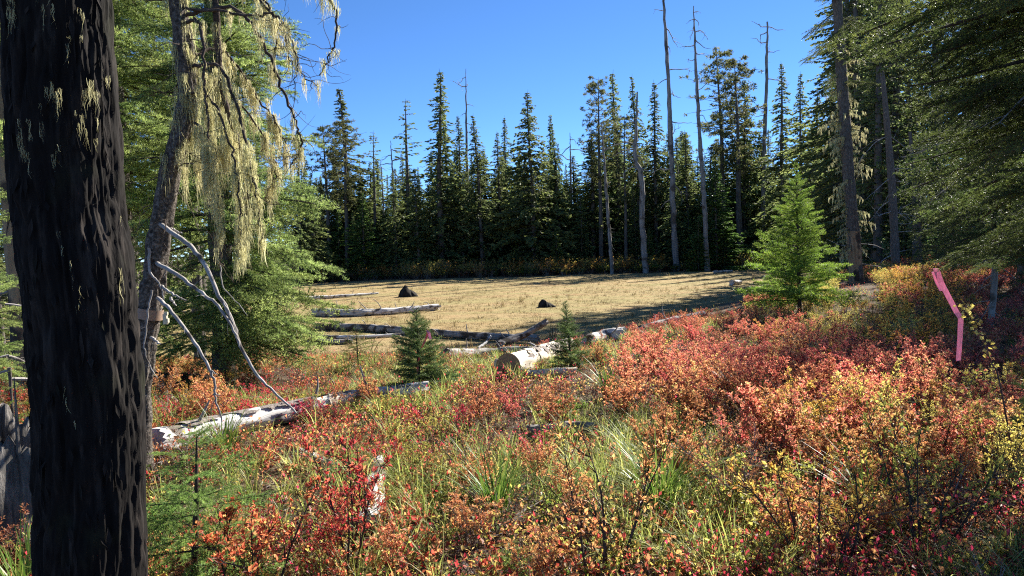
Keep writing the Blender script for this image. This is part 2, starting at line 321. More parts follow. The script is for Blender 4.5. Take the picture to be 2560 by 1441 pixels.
def ground_mat():
    m, nt, out = mat_new('forest_ground'); L = nt.links
    co = N(nt, 'ShaderNodeTexCoord').outputs['Object']
    def noise(s, d=6, ro=.6, v=None):
        n = N(nt, 'ShaderNodeTexNoise'); n.inputs['Scale'].default_value = s; n.inputs['Detail'].default_value = d; n.inputs['Roughness'].default_value = ro; L.new(v or co, n.inputs['Vector']); return n.outputs[0]
    lit = ramp(nt, noise(9, 8, .75), [(.3, (.025, .018, .012)), (.48, (.1, .07, .045)), (.62, (.2, .15, .1)), (.78, (.3, .24, .17))]).outputs[0]
    n1 = noise(.45, 12, .72); n2 = noise(26, 6, .7)
    st = ramp(nt, n1, [(.28, (.14, .105, .045)), (.42, (.28, .205, .092)), (.52, (.385, .285, .142)), (.62, (.34, .22, .105)), (.74, (.24, .2, .078))]).outputs[0]
    fine = ramp(nt, n2, [(.32, (.3, .26, .2)), (.46, (.85, .83, .8)), (.62, (1.0, 1.0, 1.0))]).outputs[0]
    mp = N(nt, 'ShaderNodeMapping'); mp.inputs['Scale'].default_value = (.12, .5, .1); L.new(co, mp.inputs[0])
    gr = ramp(nt, noise(1.0, 6, .6, mp.outputs[0]), [(.42, (0, 0, 0)), (.62, (1, 1, 1))]).outputs[0]
    gm = N(nt, 'ShaderNodeMixRGB'); gm.inputs[2].default_value = (.27, .26, .1, 1); L.new(st, gm.inputs[1])
    half = N(nt, 'ShaderNodeMath', operation='MULTIPLY'); half.inputs[1].default_value = .55; L.new(gr, half.inputs[0]); L.new(half.outputs[0], gm.inputs[0])
    ml = N(nt, 'ShaderNodeMixRGB', blend_type='MULTIPLY'); ml.inputs[0].default_value = .9; L.new(gm.outputs[0], ml.inputs[1]); L.new(fine, ml.inputs[2])
    a = N(nt, 'ShaderNodeAttribute', attribute_name='v')
    mx = N(nt, 'ShaderNodeMixRGB'); L.new(a.outputs['Fac'], mx.inputs[0]); L.new(lit, mx.inputs[1]); L.new(ml.outputs[0], mx.inputs[2])
    b = N(nt, 'ShaderNodeBsdfPrincipled'); b.inputs['Roughness'].default_value = .95; b.inputs['Specular IOR Level'].default_value = .1
    L.new(mx.outputs[0], b.inputs['Base Color'])
    h = N(nt, 'ShaderNodeMath', operation='ADD'); L.new(noise(5, 8, .7), h.inputs[0]); L.new(n2, h.inputs[1])
    bp = N(nt, 'ShaderNodeBump'); bp.inputs['Strength'].default_value = .8; bp.inputs['Distance'].default_value = .06; L.new(h.outputs[0], bp.inputs['Height']); L.new(bp.outputs[0], b.inputs['Normal'])
    L.new(b.outputs[0], out.inputs[0]); return m
M['ground'] = ground_mat()

# ------------------------------------------------------------------ the ground: one sheet to the horizon
def build_ground():
    ky = np.concatenate([np.linspace(-60, 1.5, 30), np.geomspace(2, 130, 330), np.geomspace(140, 4000, 30)])
    t = np.linspace(-1, 1, 301); kx = np.sinh(t * 7.2) / np.sinh(7.2) * 4000
    kx = np.sign(t) * np.where(np.abs(t) < .8, np.abs(t) / .8 * 60, 60 + (np.abs(t) - .8) / .2 * 0)  # dense middle
    far = np.geomspace(75, 4000, 24); kx = np.concatenate([-far[::-1], kx[np.abs(t) < .8], far])
    X, Y = np.meshgrid(kx, ky); Z = ground(X, Y)
    n, k = X.shape; i = np.arange(n - 1)[:, None] * k; j = np.arange(k - 1)[None]
    g = G(); g.add(np.stack([X, Y, Z], -1), np.stack([i + j, i + j + 1, i + k + j + 1, i + k + j], -1).reshape(-1, 4), 0, meadow(X, Y).ravel())
    o = obj('ground', g.mesh('ground', [M['ground']], True)); o['kind'] = 'structure'; return o
build_ground()

# ------------------------------------------------------------------ plant builders
def needle_run(g, A, B, rng, per_m, ln, w, mat, val, spread=.75, up=.35, flat=False):
    """needles along segments A->B"""
    A = np.asarray(A); B = np.asarray(B); l = np.linalg.norm(B - A, axis=1)
    k = rng.poisson(l * per_m); i = np.repeat(np.arange(len(A)), k); n = len(i)
    if n == 0: return
    t = rng.random(n)[:, None]; P = A[i] + (B[i] - A[i]) * t; d = nrm(B[i] - A[i])
    s = nrm(np.cross(d, np.array([0, 0, 1.0])) + 1e-6); u = np.cross(s, d)
    a = rng.uniform(0, 2 * np.pi, n)
    if flat: a = np.where(rng.random(n) < .5, 0, np.pi) + rng.normal(0, .55, n)
    o = np.cos(a)[:, None] * s + np.sin(a)[:, None] * u * .8 + np.array([0, 0, up])
    D = nrm(d * (1 - spread) + nrm(o) * spread + rng.normal(0, .12, (n, 3)))
    L = ln * rng.uniform(.7, 1.15, n)[:, None]
    W = nrm(np.cross(D, rng.normal(size=(n, 3)))) * w * .5
    spikes(g, P, D * L, W, mat, np.clip(np.asarray(val)[i] if np.ndim(val) else val + rng.normal(0, .16, n), 0, 1))
def bough_mesh(name, L, rng, needle_mat, gap=.06, ln=.022, w=.003, per_m=220, droop=.25, lift=.12, width=.42, wood='twig', sub=True, bare=.08, r0=None, up=.35, dead=0):
    g = G(); n = 12; u = np.linspace(0, 1, n)
    ax = np.stack([L * u * (1 - .06 * u), .04 * L * np.sin(u * 4 + rng.uniform(0, 6)) * u, L * (lift * u - droop * u ** 2 + .35 * droop * u ** 4)], 1)
    r0 = r0 or L * .012 + .002
    polyseg(g, ax, r0, r0 * .2, 0, 5)
    A, B, VA = [], [], []
    def run(p, v):
        for a, b in zip(p[:-1], p[1:]): A.append(a); B.append(b); VA.append(v)
    run(ax[3:], .5)
    us = np.arange(bare, .985, gap / L); sa, sb, sr = [], [], []
    for q, uu in enumerate(us):
        p = np.array([np.interp(uu, u, ax[:, k]) for k in range(3)])
        d = nrm(np.array([np.interp(min(1, uu + .05), u, ax[:, k]) for k in range(3)]) - p)
        sv = nrm(np.cross(np.array([0, 0, 1.0]), d))
        for side in ((1, -1) if rng.random() < .6 else ((1,) if q % 2 else (-1,))):
            l = (L * width * (1 - uu) ** .7 * min(1, .35 + uu / .3) + .045) * rng.uniform(.55, 1.2)
            a = R_(rng.uniform(40, 62)); dr = d * math.cos(a) + sv * side * math.sin(a) + np.array([0, 0, rng.uniform(-.42, .34)])
            dr = nrm(dr); m = 5; tt = np.linspace(0, 1, m)[:, None]
            pts = p + dr * l * tt + d * l * .16 * tt ** 2 + np.array([0, 0, -1.0]) * l * rng.uniform(.02, .22) * tt ** 2
            vv = np.clip(.5 + rng.normal(0, .18), 0, 1)
            run(pts, vv); sa += list(pts[:-1]); sb += list(pts[1:]); sr += [.0022] * (m - 1)
            if sub and l > .13:
                for tq in np.arange(.18, .95, max(.05, gap * .8) / l):
                    b0 = np.array([np.interp(tq, tt[:, 0], pts[:, k]) for k in range(3)]); s2 = nrm(np.cross(np.array([0, 0, 1.0]), dr))
                    for sd in (1, -1):
                        if rng.random() < .2: continue
                        l2 = l * .38 * (1 - tq) ** .6 * rng.uniform(.6, 1.2) + .03
                        d2 = nrm(dr * .62 + s2 * sd * .75 + np.array([0, 0, rng.uniform(-.3, .1)]))
                        e = b0 + d2 * l2; run([b0, e], np.clip(vv + rng.normal(.06, .14), 0, 1)); sa.append(b0); sb.append(e); sr.append(.0016)
    prisms(g, sa, sb, np.array(sr), np.array(sr) * .6, 0)
    A = np.array(A); B = np.array(B); VA = np.array(VA)
    if dead < 1: needle_run(g, A, B, rng, per_m, ln, w, 1, VA, up=up)
    return g.mesh(name, [M[wood], M[needle_mat]])
def crown_of(tree, boughs, H, n, zlo, zhi, rmax, rng, L0, prof=lambda t: 1 - t, tilt=(-.25, .35), name='bough', axis=None, side=None, jitter=.15):
    """child boughs (shared meshes of nominal length L0) around the stem"""
    c = empty('crown', parent=tree); az = rng.uniform(0, 6.28)
    for i in range(n):
        t = ((i + rng.random()) / n); z = zlo + (zhi - zlo) * t
        az += 2.399 + rng.normal(0, .25); a = az
        if side is not None and rng.random() < side[2]: a = side[0] + rng.uniform(-1, 1) * side[1]
        L = max(.06, rmax * prof(t) * rng.uniform(1 - jitter * 2, 1 + jitter))
        b = obj(name, boughs[rng.integers(len(boughs))], c)
        o = (0, 0) if axis is None else axis(z)
        b.location = (o[0], o[1], z); s = L / L0
        b.rotation_euler = (rng.normal(0, .35), -(tilt[0] + (tilt[1] - tilt[0]) * t) + rng.normal(0, .08), a)
        b.scale = (s, s * rng.uniform(.85, 1.15), s)
    return c
def stem_mesh(name, pts, rs, mat='bark', sides=10, amp=.18, seed=1, n=24, ridge=0, **kw):
    g = G(); tube(g, spline(pts, n), lerp_r(rs, n), sides, amp, 6, seed, ridge=ridge, **kw); return g.mesh(name, [M[mat]], True)

# far conifers: fronds of small sprays
def frond(g, rng, z, az, L, droop, lift, size, mat=1, dens=1.0, hang=.25, ox=0, oy=0):
    n = max(5, int((5 + L * 12) * dens / (size / .3))); u = np.sort(rng.random(n)) ** .8
    er = np.array([math.cos(az), math.sin(az), 0]); et = np.array([-er[1], er[0], 0])
    base = np.array([ox, oy, z])
    P = base + er * (L * u)[:, None] + np.array([0, 0, 1.0]) * (L * (lift * u - droop * u ** 1.8))[:, None]
    sd = np.where(np.arange(n) % 2, 1, -1) * rng.uniform(.25, 1.1, n) * (1 - .6 * u)
    D = nrm(er[None] * rng.uniform(.55, 1, n)[:, None] + et[None] * sd[:, None] + np.array([0, 0, -1.0]) * rng.uniform(-.2, hang * 3.2, n)[:, None])
    l = size * rng.uniform(.6, 1.5, n)[:, None] * (.5 + L * .3)
    Wv = nrm(np.cross(D, np.array([0, 0, 1.0]) * .6 + rng.normal(0, 1, (n, 3)))) * (l * rng.uniform(.17, .32, n)[:, None])
    Nn = np.cross(Wv, D); Nn = nrm(Nn)
    leaves(g, P, D * l, Wv, Nn, -.08, mat, np.clip(.45 + rng.normal(0, .2, n) + .2 * (u - .4), 0, 1))
    m = 4; uu = np.linspace(0, 1, m)
    Q = base + er * (L * uu)[:, None] + np.array([0, 0, 1.0]) * (L * (lift * uu - droop * uu ** 1.8))[:, None]
    prisms(g, Q[:-1], Q[1:], .012 + .012 * L * (1 - uu[:-1]), .008 + .012 * L * (1 - uu[1:]), 0)
def conifer(kind, seed, H=20.0, size=.3, dens=1.0):
    """returns (trunk mesh, crown mesh) of height H"""
    rng = np.random.default_rng(seed); g = G(); t = G()
    R = {'hemlock': .165, 'spire': .12, 'fir': .165, 'wide': .215, 'pine': .12, 'sparse': .11, 'young': .22}[kind] * H
    t0 = {'hemlock': .06, 'spire': .1, 'fir': .03, 'wide': .05, 'pine': .45, 'sparse': .28, 'young': .01}[kind]
    lean = rng.normal(0, .012, 2) * H
    axis = lambda z: (lean[0] * (z / H) ** 2 + .04 * math.sin(z * .5 + seed), lean[1] * (z / H) ** 2)
    zz = np.linspace(0, H * .985, 14); pts = [(axis(z)[0], axis(z)[1], z) for z in zz]
    r = .0125 * H * (1 - zz / H) ** .8 + .012; r[0] *= 1.25
    tube(t, pts, r, 7, .12, 6, seed)
    step = {'pine': .34, 'sparse': .5}.get(kind, .27) * (H / 20.0)
    z = H * t0
    while z < H * .992:
        q = z / H; nb = rng.integers(4, 7) if kind not in ('pine', 'sparse') else rng.integers(2, 5)
        gap = vnoise(q * 9 + seed, 1.7)
        for k in range(nb):
            az = rng.uniform(0, 6.283)
            side = 1 + .28 * vnoise(math.cos(az) * 1.5 + seed, math.sin(az) * 1.5, q * 7)
            if kind == 'pine':
                pr = (.35 + .65 * math.sin(math.pi * min(1, (q - t0) / (1 - t0) * .85 + .12))) * rng.uniform(.4, 1.15)
            elif kind == 'sparse': pr = ((1 - q) ** .7 + .12) * rng.uniform(.25, 1.25)
            else: pr = ((1 - q) ** (.95 if kind != 'young' else .82) * (.72 + .28 * min(1, (q + .05) * 4)) + .012) * rng.uniform(.5, 1.2)
            L = max(.12 * H / 20, R * pr * side * (1 + .22 * gap))
            if kind != 'young' and q < .25 and rng.random() < .3 - q: # thin lower boughs, some dead
                if rng.random() < .5:
                    e = np.array([math.cos(az), math.sin(az), -.25]) * L * .8; o = axis(z); a = np.array([o[0], o[1], z]); prisms(t, [a], [a + e], .022, .008)
                continue
            o = axis(z + rng.uniform(-.1, .1))
            if kind == 'pine':
                m = rng.integers(2, 5)
                er = np.array([math.cos(az), math.sin(az), rng.uniform(-.1, .45)]); a = np.array([o[0], o[1], z]); prisms(t, [a], [a + er * L], .03, .012)
                for _ in range(m + 1):
                    c = a + er * L * rng.uniform(.45, 1.05) + rng.normal(0, .14, 3); nn = int(16 * dens)
                    D = nrm(rng.normal(size=(nn, 3)) + np.array([0, 0, .45])) * .3 * rng.uniform(.7, 1.2, (nn, 1)); W = nrm(np.cross(D, rng.normal(size=(nn, 3)))) * .035
                    leaves(g, np.repeat(c[None], nn, 0), D, W, nrm(np.cross(W, D)), .05, 1, np.clip(.5 + rng.normal(0, .22, nn), 0, 1))
            else:
                up = .25 * q
                dr = {'hemlock': .5, 'spire': .55, 'fir': .28, 'wide': .34, 'sparse': .2, 'young': .12}[kind]
                frond(g, rng, z, az, L, dr * rng.uniform(.7, 1.3), up + rng.uniform(0, .18), size, 1, dens, .3 if kind != 'young' else .12, o[0], o[1])
        z += step * rng.uniform(.7, 1.3) * (1 if kind in ('pine', 'sparse') else (1.15 - .5 * q))
    # leader
    o = axis(H); a = np.array([*o, H * .95])
    prisms(g, [a], [a + np.array([.1 if kind in ('hemlock', 'spire', 'wide') else 0, 0, .055 * H])], .03, .008)
    return t.mesh('trunk', [M['farbark']], True), g.mesh('crown', [M['farbark'], M['needle_pine' if kind in ('pine',) else ('needle_fresh' if kind == 'young' else 'needle_far')]])
FAR = {k: [conifer(k, s) for s in ss] for k, ss in {'hemlock': (3, 8, 15), 'spire': (21, 22), 'fir': (31, 36, 38), 'wide': (41,), 'pine': (51, 55, 58), 'sparse': (61, 64), 'young': (71, 73)}.items()}
MID = {k: [conifer(k, s, 20.0, .15, 1.0) for s in ss] for k, ss in {'hemlock': (103, 108), 'fir': (131, 137), 'young': (171,)}.items()}
def place_tree(bank, kind, i, p, H, wf, rz, name, label, group=None):
    t, c = bank[kind][i % len(bank[kind])]
    e = empty(name, p, rz=rz); tag(e, label, 'tree', group)
    s = H / 20.0
    for nm, me in (('trunk', t), ('crown', c)):
        o = obj(nm, me, e); o.scale = (s * wf, s * wf, s)
    return e

# dead snags
def branchy(g, p0, d0, L, r, rng, mat=0, depth=1, curl=.35, drop=.0, n=6):
    pts = [np.array(p0, float)]; d = nrm(np.array(d0, float))
    for i in range(n):
        d = nrm(d + rng.normal(0, curl * .55, 3) + np.array([0, 0, drop])); pts.append(pts[-1] + d * L / n)
    polyseg(g, spline(pts, n * 2), r, r * .25, mat, 5 if depth else 3)
    if depth:
        for _ in range(rng.integers(1, 4)):
            k = rng.integers(1, n); branchy(g, pts[k], nrm(d + rng.normal(0, .8, 3)), L * rng.uniform(.25, .5), r * .45, rng, mat, depth - 1, curl, drop, 4)
    return pts
def snag(name, label, pxs, d, r0, r1, branches, seed, mat='snagwood', group=None):
    """pxs: photo points base->top at depth d; branches: (fraction, side direction px, length m)"""
    rng = np.random.default_rng(seed)
    b = foot(pxs[0][0], pxs[0][1], d); pts = [b + Vector((0, 0, -.1))] + [at(x, y, d) for x, y in pxs[1:]]
    e = empty(name, b); tag(e, label, 'snag', group)
    P = spline([p - b for p in pts], 40); P[:, :2] += rng.normal(0, .03, (40, 2)); r0, r1 = r0 * .74, r1 * .8; g = G(); tube(g, P, lerp_r([r0 * 1.25, r0, r0 * .9, (r0 + r1) / 2, r1], 40), 9, .25, 6, seed)
    for _ in range(26):
        k = rng.integers(6, 39); a = rng.uniform(0, 6.28); branchy(g, P[k], (math.cos(a), math.sin(a), rng.uniform(-.5, .2)), rng.uniform(.25, .9), .022, rng, 0, 0, .5, -.05, 4)
    obj('trunk', g.mesh('trunk', [M[mat]], True), e)
    for fr, dx, L in branches:
        i = int(fr * 39); p = P[i]; g = G()
        branchy(g, p, (dx, rng.uniform(-.5, .5), rng.uniform(-.45, .35)), L * 1.15, .036 + L * .016, rng, 0, 1, .55, -.07)
        obj('dead_branch', g.mesh('dead_branch', [M['deadbranch']], True), e)
    return e

# lichen
def lichen_clump(g, p, L, rng, n=26, spread=.04, w=.007, mat=0):
    m = 5; t = np.linspace(0, 1, m)
    p = np.asarray(p, float)
    st = p + rng.normal(0, spread, (n, 3)) * np.array([1, 1, .5]); l = L * rng.uniform(.3, 1.05, n) ** 1.2
    sway = rng.normal(0, .10, (n, 3)) * np.array([1, 1, 0]) - (st - p) * .6 / max(L, .05) * np.array([1, 1, 0])
    C = st[:, None, :] + (t[None, :, None] * l[:, None, None]) * (np.array([0, 0, -1.0]) + sway[:, None, :] * t[None, :, None])
    C = C + rng.normal(0, .001 + .02 * L, (n, m, 3)) * (t[None, :, None] > 0)
    wd = np.array([.7, 1.0, .9, .6, .12])[None, :, None] * w * rng.uniform(.5, 1.3, (n, 1, 1))
    a = rng.uniform(0, 3.14, n); W = np.stack([np.cos(a), np.sin(a), 0 * a], 1)[:, None, :] * wd
    V = np.stack([C - W, C + W], 2).reshape(n, 2 * m, 3)
    b = np.arange(n)[:, None] * 2 * m; k = np.arange(m - 1)[None] * 2
    f = np.stack([b + k, b + k + 1, b + k + 3, b + k + 2], -1).reshape(-1, 4)
    g.add(V.reshape(-1, 3), f, mat, np.repeat(np.clip(.5 + rng.normal(0, .2, n), 0, 1), 2 * m))

# shrubs
def shrub_meshes(seed, leafmat, h=.7, spread=.45, nst=9, style='whorl', leaf=.034, stemmat='shrubstem', full=1.0):
    rng = np.random.default_rng(seed); gs = G(); gl = G(); A, B, ra, rb = [], [], [], []
    P, D, V = [], [], []
    def leafset(p, d, k, va, size):
        d = nrm(d)
        for _ in range(k):
            o = rng.normal(size=3); o = nrm(o - d * np.dot(o, d))
            P.append(p + d * rng.uniform(-.012, .006)); D.append(nrm(o * .8 + d * rng.uniform(.25, .8) + np.array([0, 0, .12])) * size * rng.uniform(.45, 1.35)); V.append(np.clip(va + rng.normal(0, .19), 0, 1))
    tone = rng.uniform(.35, .6)
    for s in range(nst):
        a = rng.uniform(0, 6.283); b0 = np.array([math.cos(a), math.sin(a), 0]) * rng.uniform(0, .13) * spread / .45
        out = rng.uniform(.15, 1) * spread; hh = h * rng.uniform(.65, 1.05); a2 = a + rng.normal(0, .5)
        top = b0 + np.array([math.cos(a2) * out, math.sin(a2) * out, hh])
        mid = b0 * .6 + top * .4 + np.array([0, 0, .12 * h]) + rng.normal(0, .03, 3)
        pts = spline([b0 - np.array([0, 0, .05]), mid, top], 7)
        r = np.linspace(.0075, .0025, 7)
        for i in range(6): A.append(pts[i]); B.append(pts[i + 1]); ra.append(r[i]); rb.append(r[i + 1])
        for i in range(2, 7):
            for _ in range(rng.integers(2, 5)):
                d = nrm(pts[i] - pts[i - 1] + rng.normal(0, .6, 3) * .12 / .12 * .09 / .09 * np.linalg.norm(pts[i] - pts[i - 1]) + np.array([0, 0, .02]))
                l = h * rng.uniform(.12, .3) * (1.15 - .1 * i); e = pts[i] + d * l
                A.append(pts[i]); B.append(e); ra.append(.0025); rb.append(.0014)
                tw = [(e, d)]
                for _ in range(rng.integers(1, 4)):
                    d2 = nrm(d + rng.normal(0, .55, 3) + np.array([0, 0, .25])); b = pts[i] + d * l * rng.uniform(.4, 1); e2 = b + d2 * l * rng.uniform(.35, .75)
                    A.append(b); B.append(e2); ra.append(.0016); rb.append(.001); tw.append((e2, d2))
                    if style == 'along':
                        for q in rng.uniform(.1, .95, rng.integers(3, 6)): leafset(b + (e2 - b) * q, d2, 1, tone + rng.normal(0, .15), leaf)
                for e_, d_ in tw:
                    va = tone + rng.normal(0, .16)
                    if rng.random() < full: leafset(e_, d_, rng.integers(5, 9) if style == 'whorl' else rng.integers(2, 4), va, leaf)
                    if style == 'whorl' and rng.random() < .7 * full: leafset(e_ - d_ * .03, d_, rng.integers(2, 5), va, leaf * .9)
    prisms(gs, A, B, np.array(ra), np.array(rb))
    P = np.array(P); D = np.array(D); V = np.array(V); n = len(P)
    W = nrm(np.cross(D, rng.normal(0, .5, (n, 3)) + np.array([0, 0, 1.0]))) * np.linalg.norm(D, axis=1, keepdims=True) * .24
    leaves(gl, P, D, W, nrm(np.cross(W, D)), .09, 0, V)
    return gs.mesh('stems', [M[stemmat]]), gl.mesh('foliage', [M[leafmat]])
def grass_mesh(name, seed, n=20, h=.35, spread=.05, w=.0045, mat='grass', curve=.6, lo=.2, hi=.9):
    rng = np.random.default_rng(seed); g = G(); m = 5; t = np.linspace(0, 1, m)
    a = rng.uniform(0, 6.283, n); er = np.stack([np.cos(a), np.sin(a), 0 * a], 1); b = er * rng.uniform(0, spread, n)[:, None] + rng.normal(0, spread * .3, (n, 3)) * np.array([1, 1, 0])
    l = h * rng.uniform(.5, 1.15, n); c = curve * rng.uniform(.2, 1.3, n)
    x = (c[:, None] * t ** 2 * .9 + .12 * t) * l[:, None]; z = (t - .45 * np.minimum(c, 1.3)[:, None] * t ** 2.4) * l[:, None] - .02
    C = b[:, None, :] + er[:, None, :] * x[..., None] + np.array([0, 0, 1.0]) * z[..., None]
    W = np.stack([-er[:, 1], er[:, 0], 0 * a], 1)[:, None, :] * (np.array([.7, 1, .85, .55, .06])[None, :, None] * w * rng.uniform(.6, 1.2, (n, 1, 1)))
    V = np.stack([C - W, C + W], 2).reshape(-1, 3)
    q = np.arange(n)[:, None] * 2 * m; k = np.arange(m - 1)[None] * 2
    g.add(V, np.stack([q + k, q + k + 1, q + k + 3, q + k + 2], -1).reshape(-1, 4), 0, np.repeat(rng.uniform(lo, hi, n), 2 * m)); return g.mesh(name, [M[mat]])
def sprig_mesh(name, seed, mat, h=.12, n=22, leaf=.022):
    rng = np.random.default_rng(seed); g = G(); A = []; B = []; P = []; D = []
    for s in range(5):
        e = np.array([*rng.normal(0, h * .5, 2), h * rng.uniform(.5, 1.1)]); b = np.array([*rng.normal(0, h * .2, 2), -.02]); A.append(b); B.append(e)
        for _ in range(n // 5):
            q = rng.uniform(.35, 1.05); P.append(b + (e - b) * q); D.append(nrm(rng.normal(size=3) + np.array([0, 0, .5])) * leaf * rng.uniform(.6, 1.25))
    prisms(g, A, B, .0016, .0008, 1); P = np.array(P); D = np.array(D)
    W = nrm(np.cross(D, rng.normal(0, .5, D.shape) + np.array([0, 0, 1.0]))) * np.linalg.norm(D, axis=1, keepdims=True) * .3
    leaves(g, P, D, W, nrm(np.cross(W, D)), .1, 0, rng.uniform(.1, .95, len(P))); return g.mesh(name, [M[mat], M['shrubstem']])

# scattering of uncountable stuff (one object, instances on its points)
def scatter(name, label, cat, protos, pts, rots, scl, idx):
    pc = bpy.data.collections.new(name + '_kinds')
    for i, me in enumerate(protos):
        o = bpy.data.objects.new('%s_kind_%02d' % (name, i), me); pc.objects.link(o)
    me = bpy.data.meshes.new(name); me.vertices.add(len(pts)); me.vertices.foreach_set('co', np.asarray(pts, np.float32).ravel())
    a = me.attributes.new('rot', 'FLOAT_VECTOR', 'POINT'); a.data.foreach_set('vector', np.asarray(rots, np.float32).ravel())
    a = me.attributes.new('scl', 'FLOAT', 'POINT'); a.data.foreach_set('value', np.asarray(scl, np.float32))
    a = me.attributes.new('idx', 'INT', 'POINT'); a.data.foreach_set('value', np.asarray(idx, np.int32))
    o = obj(name, me); tag(o, label, cat, kind='stuff')
    ng = bpy.data.node_groups.new(name + '_nodes', 'GeometryNodeTree')
    ng.interface.new_socket('Geometry', in_out='INPUT', socket_type='NodeSocketGeometry'); ng.interface.new_socket('Geometry', in_out='OUTPUT', socket_type='NodeSocketGeometry')
    gi = ng.nodes.new('NodeGroupInput'); go = ng.nodes.new('NodeGroupOutput')
    ci = ng.nodes.new('GeometryNodeCollectionInfo'); ci.inputs['Collection'].default_value = pc; ci.inputs['Separate Children'].default_value = True; ci.inputs['Reset Children'].default_value = True
    ip = ng.nodes.new('GeometryNodeInstanceOnPoints'); ip.inputs['Pick Instance'].default_value = True
    def na(n, t):
        x = ng.nodes.new('GeometryNodeInputNamedAttribute'); x.data_type = t; x.inputs['Name'].default_value = n; return [s for s in x.outputs if s.enabled][0]
    L = ng.links
    L.new(gi.outputs[0], ip.inputs['Points']); L.new(ci.outputs[0], ip.inputs['Instance']); L.new(na('idx', 'INT'), ip.inputs['Instance Index'])
    L.new(na('rot', 'FLOAT_VECTOR'), ip.inputs['Rotation']); L.new(na('scl', 'FLOAT'), ip.inputs['Scale']); L.new(ip.outputs[0], go.inputs[0])
    md = o.modifiers.new('scatter', 'NODES'); md.node_group = ng; return o

